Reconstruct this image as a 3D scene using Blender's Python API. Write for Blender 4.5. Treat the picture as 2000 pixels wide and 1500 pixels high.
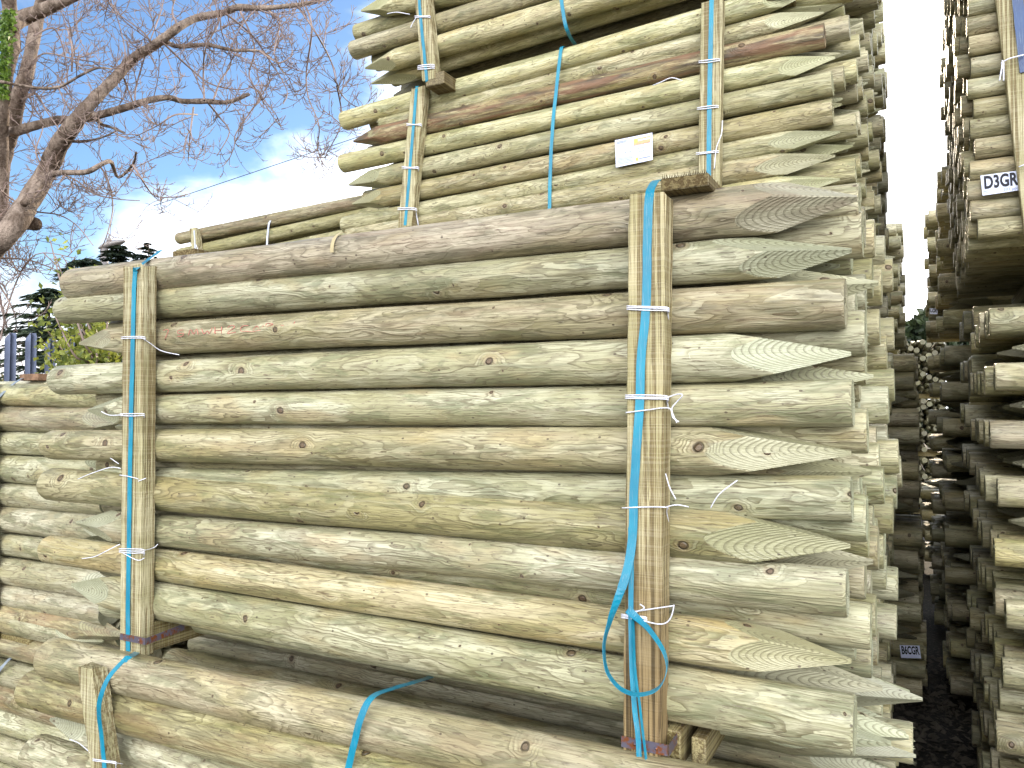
import bpy, math, random
from mathutils import Vector, Matrix, noise
random.seed(7)
S = bpy.context.scene
for o in list(bpy.data.objects): bpy.data.objects.remove(o)
C = S.collection
R = math.radians

# ------------------------------------------------------------------ camera
CAMP = Vector((0, 0, 1.65)); YAW = R(27.5); PIT = math.atan(50/1535.0); FPX = 1535.0
cam = bpy.data.objects.new('camera', bpy.data.cameras.new('camera')); C.objects.link(cam)
cam.location = CAMP; cam.rotation_euler = (R(90)+PIT, 0, YAW)
cam.data.sensor_width = 36; cam.data.lens = 36*FPX/2000; cam.data.clip_start = .05; cam.data.clip_end = 2000
S.camera = cam
RM = cam.rotation_euler.to_matrix()
def ray(px, py): return RM @ Vector(((px-1000)/FPX, (750-py)/FPX, -1))
def U(px, py, Y):                      # measured photo point, placed on the wall plane at distance Y
    d = ray(px, py); return CAMP + d*(Y/d.y)
def UD(px, py, dep): return CAMP + ray(px, py)*dep

# ------------------------------------------------------------------ world + sun
SUN_EL, SUN_AZ = R(21), R(9)          # sun behind the stacks, a little left of +Y
w = bpy.data.worlds.new('World'); S.world = w; w.use_nodes = True
NT = w.node_tree; NT.nodes.clear()
def wn(t, **k):
    n = NT.nodes.new(t)
    for a, v in k.items(): setattr(n, a, v)
    return n
def wl(a, b): NT.links.new(a, b)
out = wn('ShaderNodeOutputWorld'); bg = wn('ShaderNodeBackground')
sky = wn('ShaderNodeTexSky', sky_type='NISHITA', sun_disc=False, sun_elevation=SUN_EL, sun_rotation=-SUN_AZ,
         air_density=1.0, dust_density=.3, ozone_density=3.0)
tc = wn('ShaderNodeTexCoord')
def wmath(op, a, b=None, c=None):
    n = wn('ShaderNodeMath', operation=op)
    for i, v in enumerate((a, b, c)):
        if v is None: continue
        if isinstance(v, (int, float)): n.inputs[i].default_value = v
        else: wl(v, n.inputs[i])
    return n.outputs[0]
dclear = ray(120, -40).normalized()
dp = wn('ShaderNodeVectorMath', operation='DOT_PRODUCT'); wl(tc.outputs['Generated'], dp.inputs[0]); dp.inputs[1].default_value = dclear
nz = wn('ShaderNodeTexNoise'); nz.inputs['Scale'].default_value = 3.2; nz.inputs['Detail'].default_value = 7; nz.inputs['Roughness'].default_value = .55
nz.inputs['Distortion'].default_value = .4
mp = wn('ShaderNodeMapping'); mp.inputs['Scale'].default_value = (1, 1, 1.9); mp.inputs['Location'].default_value = (3.1, .4, .2)
wl(tc.outputs['Generated'], mp.inputs[0]); wl(mp.outputs[0], nz.inputs['Vector'])
clear = wn('ShaderNodeMapRange', interpolation_type='SMOOTHSTEP'); wl(dp.outputs['Value'], clear.inputs[0])
clear.inputs[1].default_value = .90; clear.inputs[2].default_value = .985
spx = wn('ShaderNodeSeparateXYZ'); wl(tc.outputs['Generated'], spx.inputs[0])
zen = wn('ShaderNodeMapRange', interpolation_type='SMOOTHSTEP'); wl(spx.outputs[2], zen.inputs[0]); zen.inputs[1].default_value = .6; zen.inputs[2].default_value = .85      # open blue overhead
cf = wmath('SUBTRACT', wmath('ADD', nz.outputs[0], .36), wmath('MULTIPLY', wmath('MAXIMUM', clear.outputs[0], zen.outputs[0]), .5))
cm = wn('ShaderNodeMapRange', interpolation_type='SMOOTHSTEP'); wl(cf, cm.inputs[0]); cm.inputs[1].default_value = .42; cm.inputs[2].default_value = .74
# clouds: white, brighter towards the sun
sd = Vector((-math.sin(SUN_AZ)*math.cos(SUN_EL), math.cos(SUN_AZ)*math.cos(SUN_EL), math.sin(SUN_EL)))
dp2 = wn('ShaderNodeVectorMath', operation='DOT_PRODUCT'); wl(tc.outputs['Generated'], dp2.inputs[0]); dp2.inputs[1].default_value = sd
glow = wn('ShaderNodeMapRange', interpolation_type='SMOOTHSTEP'); wl(dp2.outputs['Value'], glow.inputs[0]); glow.inputs[1].default_value = .45; glow.inputs[2].default_value = 1.0
glow.inputs[3].default_value = 7.5; glow.inputs[4].default_value = 28.0
dp3 = wn('ShaderNodeVectorMath', operation='DOT_PRODUCT'); wl(tc.outputs['Generated'], dp3.inputs[0]); dp3.inputs[1].default_value = Vector((.35, -.75, .52)).normalized()
bank = wn('ShaderNodeMapRange', interpolation_type='SMOOTHSTEP'); wl(dp3.outputs['Value'], bank.inputs[0]); bank.inputs[1].default_value = .55; bank.inputs[2].default_value = .97; bank.inputs[3].default_value = 0; bank.inputs[4].default_value = 42.0
cc = wn('ShaderNodeVectorMath', operation='SCALE'); cc.inputs[0].default_value = (1.0, 1.01, 1.04); wl(wmath('ADD', glow.outputs[0], bank.outputs[0]), cc.inputs['Scale'])
mx = wn('ShaderNodeMix', data_type='RGBA'); wl(cm.outputs[0], mx.inputs[0])
sg = wn('ShaderNodeMix', data_type='RGBA', blend_type='MULTIPLY'); sg.inputs[0].default_value = 1; wl(sky.outputs[0], sg.inputs[6]); sg.inputs[7].default_value = (1.08, 1.2, 1.3, 1)
wl(sg.outputs[2], mx.inputs[6]); wl(cc.outputs[0], mx.inputs[7])
wl(mx.outputs[2], bg.inputs[0]); bg.inputs[1].default_value = .12; wl(bg.outputs[0], out.inputs[0])
sun = bpy.data.objects.new('sun', bpy.data.lights.new('sun', 'SUN')); C.objects.link(sun)
sun.data.energy = 4.5; sun.data.angle = R(.5); sun.data.color = (1, .82, .58)
sun.rotation_euler = (-sd).to_track_quat('-Z', 'Y').to_euler()
S.view_settings.view_transform = 'Standard'; S.view_settings.look = 'None'; S.view_settings.exposure = .3; S.view_settings.gamma = 1
S.render.resolution_x = 1024; S.render.resolution_y = 768
S.render.engine = 'CYCLES'
try:
    S.cycles.max_bounces = 6; S.cycles.diffuse_bounces = 2
except Exception: pass

# ------------------------------------------------------------------ object helpers
def link(o, parent=None, mat=None):
    C.objects.link(o)
    if parent: o.parent = parent
    if mat and o.data and not o.data.materials: o.data.materials.append(mat)
    return o
def thing(name, label, cat, loc=(0, 0, 0), group=None):
    o = bpy.data.objects.new(name, None); C.objects.link(o); o.location = loc; o.empty_display_size = .1
    o['label'] = label; o['category'] = cat
    if group: o['group'] = group
    bpy.context.view_layer.update()
    return o
def child(o, parent):                      # world placed mesh under an (unrotated) thing
    o.parent = parent; o.matrix_parent_inverse = Matrix.Translation(-parent.location); return o
class MB:
    def __init__(s): s.v = []; s.f = []; s.sm = []
    def add(s, vs, fs, smooth=False):
        n = len(s.v); s.v += [tuple(v) for v in vs]; s.f += [tuple(i+n for i in f) for f in fs]; s.sm += [smooth]*len(fs)
    def build(s, name, mat, parent=None, **props):
        me = bpy.data.meshes.new(name); me.from_pydata(s.v, [], s.f); me.polygons.foreach_set('use_smooth', s.sm); me.materials.append(mat); me.update()
        o = bpy.data.objects.new(name, me); C.objects.link(o)
        if parent: child(o, parent)
        for k, v in props.items(): o[k] = v
        return o
    def tube(s, pts, r, n=6, cap=True, taper=None):
        P = [Vector(p) for p in pts]; m = len(P)
        rr = r if isinstance(r, (list, tuple)) else [r + ((taper-r)*i/(m-1) if taper is not None else 0) for i in range(m)]
        vs = []; prev = None
        for i, p in enumerate(P):
            t = (P[min(i+1, m-1)]-P[max(i-1, 0)])
            if t.length < 1e-9: t = Vector((0, 0, 1))
            t.normalize()
            if prev is None:
                a = t.orthogonal().normalized()
            else:
                a = prev - t*prev.dot(t)
                a = a.normalized() if a.length > 1e-6 else t.orthogonal().normalized()
            prev = a; b = t.cross(a)
            for k in range(n):
                an = 2*math.pi*k/n; vs.append(p+(a*math.cos(an)+b*math.sin(an))*rr[i])
        fs = [(i*n+k, i*n+(k+1) % n, (i+1)*n+(k+1) % n, (i+1)*n+k) for i in range(m-1) for k in range(n)]
        if cap: fs += [tuple(reversed(range(n))), tuple((m-1)*n+k for k in range(n))]
        s.add(vs, fs, True)
    def box(s, o, ax, ay, az, bev=.0):     # origin corner + three edge vectors, chamfered along all edges
        o, ax, ay, az = Vector(o), Vector(ax), Vector(ay), Vector(az)
        la, lb, lc = ax.length, ay.length, az.length; b = min(bev, la*.3, lb*.3, lc*.3)
        ea, eb, ec = ax/la, ay/lb, az/lc
        if b <= 0:
            vs = [o+ax*i+ay*j+az*k for i in (0, 1) for j in (0, 1) for k in (0, 1)]
            s.add(vs, [(0, 1, 3, 2), (4, 6, 7, 5), (0, 4, 5, 1), (2, 3, 7, 6), (0, 2, 6, 4), (1, 5, 7, 3)]); return
        vs = []; idx = {}
        for i in (0, 1):
            for j in (0, 1):
                for k in (0, 1):
                    for w_ in range(3):
                        x = (la*i, la*i + (b if i == 0 else -b))[w_ != 0]
                        y = (lb*j, lb*j + (b if j == 0 else -b))[w_ != 1]
                        z = (lc*k, lc*k + (b if k == 0 else -b))[w_ != 2]
                        idx[i, j, k, w_] = len(vs); vs.append(o+ea*x+eb*y+ec*z)
        fs = []
        for i in (0, 1): fs.append([idx[i, 0, 0, 0], idx[i, 0, 1, 0], idx[i, 1, 1, 0], idx[i, 1, 0, 0]])
        for j in (0, 1): fs.append([idx[0, j, 0, 1], idx[1, j, 0, 1], idx[1, j, 1, 1], idx[0, j, 1, 1]])
        for k in (0, 1): fs.append([idx[0, 0, k, 2], idx[1, 0, k, 2], idx[1, 1, k, 2], idx[0, 1, k, 2]])
        for j in (0, 1):
            for k in (0, 1): fs.append([idx[0, j, k, 1], idx[1, j, k, 1], idx[1, j, k, 2], idx[0, j, k, 2]])
        for i in (0, 1):
            for k in (0, 1): fs.append([idx[i, 0, k, 0], idx[i, 1, k, 0], idx[i, 1, k, 2], idx[i, 0, k, 2]])
        for i in (0, 1):
            for j in (0, 1): fs.append([idx[i, j, 0, 0], idx[i, j, 1, 0], idx[i, j, 1, 1], idx[i, j, 0, 1]])
        for i in (0, 1):
            for j in (0, 1):
                for k in (0, 1): fs.append([idx[i, j, k, 0], idx[i, j, k, 1], idx[i, j, k, 2]])
        cen = o+(ax+ay+az)/2; ff = []
        for f in fs:
            a, b_, c = vs[f[0]], vs[f[1]], vs[f[2]]; n = (b_-a).cross(c-a); m = sum((vs[q] for q in f), Vector())/len(f)
            ff.append(f if n.dot(m-cen) > 0 else f[::-1])
        s.add(vs, ff)
    def ribbon(s, pts, sides, width, th=.0012):
        P = smooth_path(pts, 6); Sd = smooth_path(sides, 6) if isinstance(sides, list) else [Vector(sides)]*len(P)
        m = len(P); vs = []
        for i, p in enumerate(P):
            t = (P[min(i+1, m-1)]-P[max(i-1, 0)]).normalized(); a = Sd[i]-t*Sd[i].dot(t); a.normalize(); n = t.cross(a)
            j = n*.0012*noise.noise(p*23)+a*.0008*noise.noise(p*31)
            for u, v in ((-1, -1), (1, -1), (1, 1), (-1, 1)): vs.append(p+j+a*u*width/2+n*v*th/2)
        fs = [(i*4+k, i*4+(k+1) % 4, (i+1)*4+(k+1) % 4, (i+1)*4+k) for i in range(m-1) for k in range(4)] + [(3, 2, 1, 0), tuple((m-1)*4+k for k in range(4))]
        s.add(vs, fs)
def smooth_path(pts, n=6):
    P = [Vector(p) for p in pts]
    if len(P) < 3:
        return [P[0].lerp(P[-1], i/n) for i in range(n+1)]
    o = []
    for i in range(len(P)-1):
        a, b, c, d = P[max(i-1, 0)], P[i], P[i+1], P[min(i+2, len(P)-1)]
        for k in range(n):
            t = k/n
            o.append(.5*((2*b)+(c-a)*t+(2*a-5*b+4*c-d)*t*t+(3*b-a-3*c+d)*t**3))
    o.append(P[-1]); return o

# ------------------------------------------------------------------ material helpers
class Mat:
    def __init__(s, name):
        s.m = bpy.data.materials.new(name); s.m.use_nodes = True; s.t = s.m.node_tree
        s.b = s.t.nodes['Principled BSDF']; s.out = s.t.nodes['Material Output']
    def n(s, t, **k):
        q = s.t.nodes.new(t)
        for a, v in k.items(): setattr(q, a, v)
        return q
    def l(s, a, b):
        if isinstance(a, (int, float)): b.default_value = a
        elif isinstance(a, tuple): b.default_value = a if len(a) == 4 or b.type == 'VECTOR' else a+(1,)
        else: s.t.links.new(a, b)
    def ma(s, op, a, b=None, c=None, clamp=False):
        q = s.n('ShaderNodeMath', operation=op, use_clamp=clamp)
        for i, v in enumerate((a, b, c)):
            if v is not None: s.l(v, q.inputs[i])
        return q.outputs[0]
    def mr(s, v, a, b, c=0., d=1., st='SMOOTHSTEP'):
        q = s.n('ShaderNodeMapRange', interpolation_type=st); s.l(v, q.inputs[0])
        for i, x in enumerate((a, b, c, d)): s.l(x, q.inputs[i+1])
        return q.outputs[0]
    def mix(s, f, a, b, bt='MIX'):
        q = s.n('ShaderNodeMix', data_type='RGBA', blend_type=bt); s.l(f, q.inputs[0]); s.l(a, q.inputs[6]); s.l(b, q.inputs[7]); return q.outputs[2]
    def noise(s, vec, scale=1., det=2., rough=.5, dist=0.):
        q = s.n('ShaderNodeTexNoise'); s.l(vec, q.inputs['Vector']); q.inputs['Scale'].default_value = scale; q.inputs['Detail'].default_value = det
        q.inputs['Roughness'].default_value = rough; q.inputs['Distortion'].default_value = dist; return q.outputs[0]
    def xyz(s, v):
        q = s.n('ShaderNodeSeparateXYZ'); s.l(v, q.inputs[0]); return q.outputs
    def vec(s, x, y, z):
        q = s.n('ShaderNodeCombineXYZ'); s.l(x, q.inputs[0]); s.l(y, q.inputs[1]); s.l(z, q.inputs[2]); return q.outputs[0]
    def sc(s, v, k, off=None):
        q = s.n('ShaderNodeVectorMath', operation='MULTIPLY'); s.l(v, q.inputs[0]); q.inputs[1].default_value = k; r = q.outputs[0]
        if off is not None:
            q = s.n('ShaderNodeVectorMath', operation='ADD'); s.l(r, q.inputs[0]); s.l(off, q.inputs[1]); r = q.outputs[0]
        return r
    def bump(s, h, strength=.5, dist=.01):
        q = s.n('ShaderNodeBump'); q.inputs['Strength'].default_value = strength; q.inputs['Distance'].default_value = dist; s.l(h, q.inputs['Height']); s.l(q.outputs[0], s.b.inputs['Normal'])
    def col(s, c, rough=.6, spec=.4, metal=0.):
        s.l(c, s.b.inputs['Base Color']); s.l(rough, s.b.inputs['Roughness']); s.b.inputs['Specular IOR Level'].default_value = spec; s.b.inputs['Metallic'].default_value = metal; return s.m

def post_material(name, dark=0., tint=(1, 1, 1), ring=3.0, endk=1.):
    """solid timber: growth rings round the post's axis, cut by the surface, bent round knots"""
    M = Mat(name); T = M.n('ShaderNodeTexCoord').outputs['Object']; rnd = M.n('ShaderNodeObjectInfo').outputs['Random']
    at = M.n('ShaderNodeAttribute', attribute_name='cut').outputs['Fac']
    cut = M.mr(at, -.0004, .0004)
    X, Y, Z = M.xyz(T)
    o1 = M.ma('MULTIPLY', rnd, 37.); off = M.vec(o1, M.ma('MULTIPLY', rnd, 11.), o1)
    th = M.ma('ARCTAN2', Z, Y)
    wob = M.noise(M.sc(T, (40, 40, 40), off), 1., 2.)
    kv = M.vec(M.ma('ADD', M.ma('MULTIPLY', X, 5.0), M.ma('ADD', M.ma('MULTIPLY', rnd, 91.), M.ma('MULTIPLY', wob, .05))), M.ma('ADD', M.ma('MULTIPLY', th, .25), M.ma('MULTIPLY', wob, .05)), 0.)
    vo = M.n('ShaderNodeTexVoronoi', voronoi_dimensions='2D', feature='F1'); M.l(kv, vo.inputs['Vector']); vo.inputs['Scale'].default_value = 1.
    kd = vo.outputs['Distance']; kr, kg, kb = M.xyz(vo.outputs['Color'])
    ks = M.ma('ADD', M.ma('MULTIPLY', M.ma('POWER', kr, 2.), .042), .010)             # knot radius
    q = M.ma('DIVIDE', kd, ks)
    knot = M.mr(q, .75, 1.05, 1., 0.); halo = M.mr(q, 1.0, 2.6, 1., 0.)
    pull = M.ma('MULTIPLY', M.mr(q, .5, 5.5, 1., 0.), M.mr(ks, .012, .05, 1., 11.))
    # rings
    Yo = M.ma('ADD', Y, M.ma('MULTIPLY', M.ma('SUBTRACT', M.ma('FRACT', M.ma('MULTIPLY', rnd, 7.3)), .5), .022)); Zo = M.ma('ADD', Z, M.ma('MULTIPLY', M.ma('SUBTRACT', rnd, .5), .018))
    rr = M.ma('MULTIPLY', M.ma('SQRT', M.ma('ADD', M.ma('MULTIPLY', Yo, Yo), M.ma('MULTIPLY', Zo, Zo))), 1000.)
    n1 = M.noise(M.sc(T, (3.2, 17, 17), off), 1., 2., .5)
    n2 = M.noise(M.sc(T, (9, 36, 36), off), 1., 2., .5)
    wsurf = M.ma('ADD', M.ma('MULTIPLY', M.ma('SUBTRACT', n1, .5), 34.), M.ma('MULTIPLY', M.ma('SUBTRACT', n2, .5), 10.))
    wcut = M.ma('MULTIPLY', M.ma('SUBTRACT', M.noise(M.sc(T, (2.5, 8, 8), off), 1., 0.), .5), 7.)
    warp = M.ma('ADD', M.ma('ADD', M.ma('MULTIPLY', wsurf, M.ma('SUBTRACT', 1., cut)), M.ma('MULTIPLY', wcut, cut)), pull)
    ph = M.ma('DIVIDE', M.ma('ADD', rr, warp), ring)
    f = M.ma('FRACT', ph); cell = M.ma('FLOOR', ph)
    late = M.ma('MULTIPLY', M.mr(f, .45, .93), M.mr(f, .95, 1., 1., 0.))
    wn_ = M.n('ShaderNodeTexWhiteNoise', noise_dimensions='1D'); M.l(M.ma('ADD', cell, M.ma('MULTIPLY', rnd, 31.)), wn_.inputs['W'])
    ringv = wn_.outputs['Value']
    # stains
    s1 = M.noise(M.sc(T, (2.2, 9, 9), off), 1., 3., .6, .6); s2 = M.noise(M.sc(T, (3.5, 16, 16), off), 1.4, 4., .65, .8)
    s3 = M.noise(M.sc(T, (5, 30, 30), off), 1., 3.)
    fib = M.noise(M.sc(T, (7, 330, 330), off), 1., 2., .6); fib2 = M.noise(M.sc(T, (26, 260, 260), off), 1., 3., .7)
    pale = (.57*tint[0], .55*tint[1], .345*tint[2]); base = (.40*tint[0], .375*tint[1], .185*tint[2]); green = (.165*tint[0], .185*tint[1], .085*tint[2])
    brown = (.21, .15, .07); pink = (.40, .30, .19); honey = (.47, .37, .155)
    c = M.mix(M.mr(s1, .40, .60), base, pale)
    c = M.mix(M.ma('MULTIPLY', M.mr(s2, .49, .61), .66), c, green)
    c = M.mix(M.ma('MULTIPLY', M.mr(s3, .56, .75), .3), c, pink)
    c = M.mix(M.ma('MULTIPLY', M.mr(M.noise(M.sc(T, (4, 12, 12), off), 1., 2.), .54, .68), .55), c, honey)
    c = M.mix(M.ma('MULTIPLY', M.mr(ringv, .45, 1.), .36), c, M.mix(M.mr(s1, .4, .6), green, brown)); c = M.mix(M.ma('MULTIPLY', M.mr(ringv, 0., .3, 1., 0.), .2), c, (.64, .62, .44))
    patch = M.mr(M.noise(M.sc(T, (2.6, 11, 11), off), 1.3, 2.), .46, .62)
    c = M.mix(M.ma('MULTIPLY', late, M.ma('ADD', .14, M.ma('MULTIPLY', patch, .55))), c, (.14, .115, .05))
    cc_ = M.mix(M.mr(s1, .35, .7), (.37*tint[0], .375*tint[1], .22*tint[2]), (.52*tint[0], .52*tint[1], .35*tint[2]))
    cc_ = M.mix(M.ma('MULTIPLY', late, .6), cc_, (.15, .135, .07))
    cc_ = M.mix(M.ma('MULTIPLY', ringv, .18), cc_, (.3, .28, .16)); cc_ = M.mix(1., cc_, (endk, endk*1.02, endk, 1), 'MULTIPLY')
    c = M.mix(cut, c, cc_)
    c = M.mix(M.ma('MULTIPLY', M.mr(fib, .46, .64), M.ma('SUBTRACT', .5, M.ma('MULTIPLY', cut, .32))), c, M.mix(.5, brown, green))
    c = M.mix(M.ma('MULTIPLY', M.mr(fib2, .56, .66), M.ma('SUBTRACT', .75, M.ma('MULTIPLY', cut, .55))), c, (.12, .085, .045))                    # short dark checks
    if dark:
        dm = M.ma('MULTIPLY', M.mr(M.noise(M.sc(T, (1.6, 15, 15), off), 1.5, 5., .7, 1.), .44-.1*dark, .58), dark)
        c = M.mix(dm, c, M.mix(M.mr(s3, .4, .6), (.075, .055, .035), (.2, .11, .055)))
    kc = M.mix(M.mr(M.ma('FRACT', M.ma('MULTIPLY', q, 3.2)), .2, .8), (.11, .075, .04), (.19, .13, .065))
    rim = M.ma('MULTIPLY', M.mr(q, .6, .95), M.mr(q, 1., 1.35, 1., 0.))
    c = M.mix(M.ma('MULTIPLY', halo, .45), c, (.33, .24, .12)); c = M.mix(knot, c, kc); c = M.mix(M.ma('MULTIPLY', rim, .8), c, (.055, .04, .022))
    sp = M.n('ShaderNodeTexVoronoi', voronoi_dimensions='3D'); M.l(M.sc(T, (34, 48, 48), off), sp.inputs['Vector']); sp.inputs['Scale'].default_value = 1.
    spk = M.ma('MULTIPLY', M.mr(sp.outputs['Distance'], .09, .15, 1., 0.), M.mr(M.xyz(sp.outputs['Color'])[0], .72, .75))
    c = M.mix(M.ma('MULTIPLY', spk, .85), c, (.08, .055, .03))
    val = M.ma('ADD', .80, M.ma('MULTIPLY', M.ma('FRACT', M.ma('MULTIPLY', rnd, 17.31)), .34))
    hs = M.n('ShaderNodeHueSaturation'); M.l(c, hs.inputs['Color']); M.l(val, hs.inputs['Value']); M.l(M.ma('ADD', .486, M.ma('MULTIPLY', M.ma('FRACT', M.ma('MULTIPLY', rnd, 5.7)), .022)), hs.inputs['Hue'])
    M.l(M.ma('ADD', .80, M.ma('MULTIPLY', M.ma('FRACT', M.ma('MULTIPLY', rnd, 9.1)), .22)), hs.inputs['Saturation'])
    hgt = M.ma('ADD', M.ma('ADD', M.ma('MULTIPLY', late, .35), M.ma('MULTIPLY', fib, .5)), M.ma('ADD', M.ma('MULTIPLY', fib2, .45), M.ma('MULTIPLY', s3, 1.0)))
    hgt = M.ma('SUBTRACT', hgt, M.ma('MULTIPLY', rim, 1.2)); hgt = M.ma('ADD', hgt, M.ma('MULTIPLY', knot, .5))
    M.bump(hgt, .7, .004)
    return M.col(hs.outputs[0], M.mr(s3, .3, .7, .34, .6), .5)

def T_z(M, T): return M.xyz(T)[2]
def batten_material(name, axis, tint=(1, 1, 1), wet=False):
    M = Mat(name); T = M.n('ShaderNodeTexCoord').outputs['Object']; rnd = M.n('ShaderNodeObjectInfo').outputs['Random']
    a = [150, 150, 150]; a[axis] = 1.1; off = M.vec(M.ma('MULTIPLY', rnd, 19.), M.ma('MULTIPLY', rnd, 7.), M.ma('MULTIPLY', rnd, 13.))
    b = [260, 260, 260]; b[axis] = 9
    n = M.noise(M.sc(T, tuple(a), off), 1., 2., .5, .3); n2 = M.noise(M.sc(T, tuple(b), off), 1., 3., .7); n3 = M.noise(M.sc(T, (8, 8, 8), off), 1., 3.)
    sawn = [3, 3, 3]; sawn[axis] = 330
    sw = M.noise(M.sc(T, tuple(sawn), off), 1., 1.)
    c = M.mix(M.mr(n3, .35, .7), (.36*tint[0], .33*tint[1], .18*tint[2]), (.50*tint[0], .455*tint[1], .29*tint[2]))
    c = M.mix(M.ma('MULTIPLY', M.mr(n, .45, .56), .85), c, (.17*tint[0], .125*tint[1], .055*tint[2]))
    c = M.mix(M.ma('MULTIPLY', M.mr(n2, .5, .64), .7), c, (.13, .10, .05))
    c = M.mix(M.ma('MULTIPLY', M.mr(sw, .5, .6), .14), c, (.6, .55, .4))
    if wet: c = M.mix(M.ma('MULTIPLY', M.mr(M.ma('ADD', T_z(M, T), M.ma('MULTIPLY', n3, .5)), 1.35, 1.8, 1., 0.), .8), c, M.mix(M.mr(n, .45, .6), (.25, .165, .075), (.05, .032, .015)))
    M.bump(M.ma('ADD', M.ma('MULTIPLY', n, -2.2), M.ma('ADD', M.ma('MULTIPLY', n2, -.8), M.ma('MULTIPLY', sw, .5))), .6, .004)
    return M.col(c, .75, .25)

def plain(name, c, rough=.6, spec=.4, metal=0., var=.12, scale=30, bump=.0):
    M = Mat(name); T = M.n('ShaderNodeTexCoord').outputs['Object']; n = M.noise(T, scale, 4., .6)
    d = tuple(x*(1-var) for x in c); e = tuple(min(1, x*(1+var)) for x in c)
    k = M.mix(M.mr(n, .3, .7), d, e)
    if bump: M.bump(n, bump, .005)
    return M.col(k, rough, spec, metal)

MP = post_material('treated_pine'); MPS = post_material('treated_pine_slim', tint=(1.0, .96, .86), ring=2.6); MPG = post_material('green_grey_pine', tint=(.93, .96, .96)); MPK = post_material('honey_pine', tint=(1.03, .98, .92)); MPR = post_material('treated_pine_shade_tinted_ends', tint=(.93, .88, .82), endk=.42); MPD = post_material('stained_pine', dark=.92, tint=(1.0, .92, .8), ring=2.6)  # MPR: cut ends darkened to put the alley's shade into the colour
MPW = post_material('weathered_pine', dark=.5, tint=(1, .93, .85)); MPB = post_material('brown_top_pine', dark=.3, tint=(.98, .9, .9))
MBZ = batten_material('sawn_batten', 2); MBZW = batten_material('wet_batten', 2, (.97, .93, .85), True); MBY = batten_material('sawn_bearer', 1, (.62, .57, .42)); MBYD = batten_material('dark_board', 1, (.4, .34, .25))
def strap_mat(name, c, e):
    M = Mat(name); T = M.n('ShaderNodeTexCoord').outputs['Object']
    q = M.n('ShaderNodeTexWave', wave_type='BANDS', bands_direction='DIAGONAL'); M.l(T, q.inputs[0]); q.inputs['Scale'].default_value = 420; q.inputs['Distortion'].default_value = 1.
    n = M.noise(T, 9., 4., .6)
    k = M.mix(M.mr(n, .35, .7), c, e); sc = M.noise(M.sc(T, (500, 500, 14)), 1., 3., .6); k = M.mix(M.ma('MULTIPLY', M.mr(sc, .56, .66), .35), k, (.25, .36, .4)); M.bump(q.outputs[1], .25, .001)
    M.b.inputs['Coat Weight'].default_value = .15
    return M.col(k, M.mr(n, .3, .7, .28, .42), .5)
MST = strap_mat('teal_strap', (.002, .185, .29), (.003, .25, .37)); MSB = strap_mat('navy_strap', (.01, .04, .13), (.015, .06, .18)); MSW = strap_mat('white_strap', (.52, .56, .68), (.62, .65, .75))
MSG = strap_mat('grey_strap', (.2, .24, .28), (.28, .32, .36))
MTW = plain('white_twine', (.72, .73, .82), .6, .3, var=.2, scale=300)
MSY = plain('tan_tape', (.47, .39, .22), .5, .4)
MPAP = plain('paper', (.60, .66, .86), .7, .2, var=.05); MPAP2 = plain('paper_pale', (.68, .72, .9), .7, .2, var=.03)
MORG = plain('orange_print', (.70, .38, .22), .7, .2); MINK = plain('black_ink', (.012, .012, .02), .6, .3); MGREY = plain('grey_ink', (.30, .34, .48), .7, .2); MYEL = plain('yellow_print', (.75, .66, .15), .7, .2); MWHI = plain('white_print', (.8, .8, .78), .7, .2)
MRED = plain('red_crayon', (.55, .17, .15), .8, .1, var=.3, scale=200)
def rust():
    M = Mat('rusty_metal_band'); T = M.n('ShaderNodeTexCoord').outputs['Object']; n = M.noise(T, 60., 5., .7)
    c = M.mix(M.mr(n, .45, .6), (.15, .14, .19), (.24, .08, .025)); M.bump(n, .3, .002); return M.col(c, .45, .5, .6)
MRU = rust()

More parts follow.
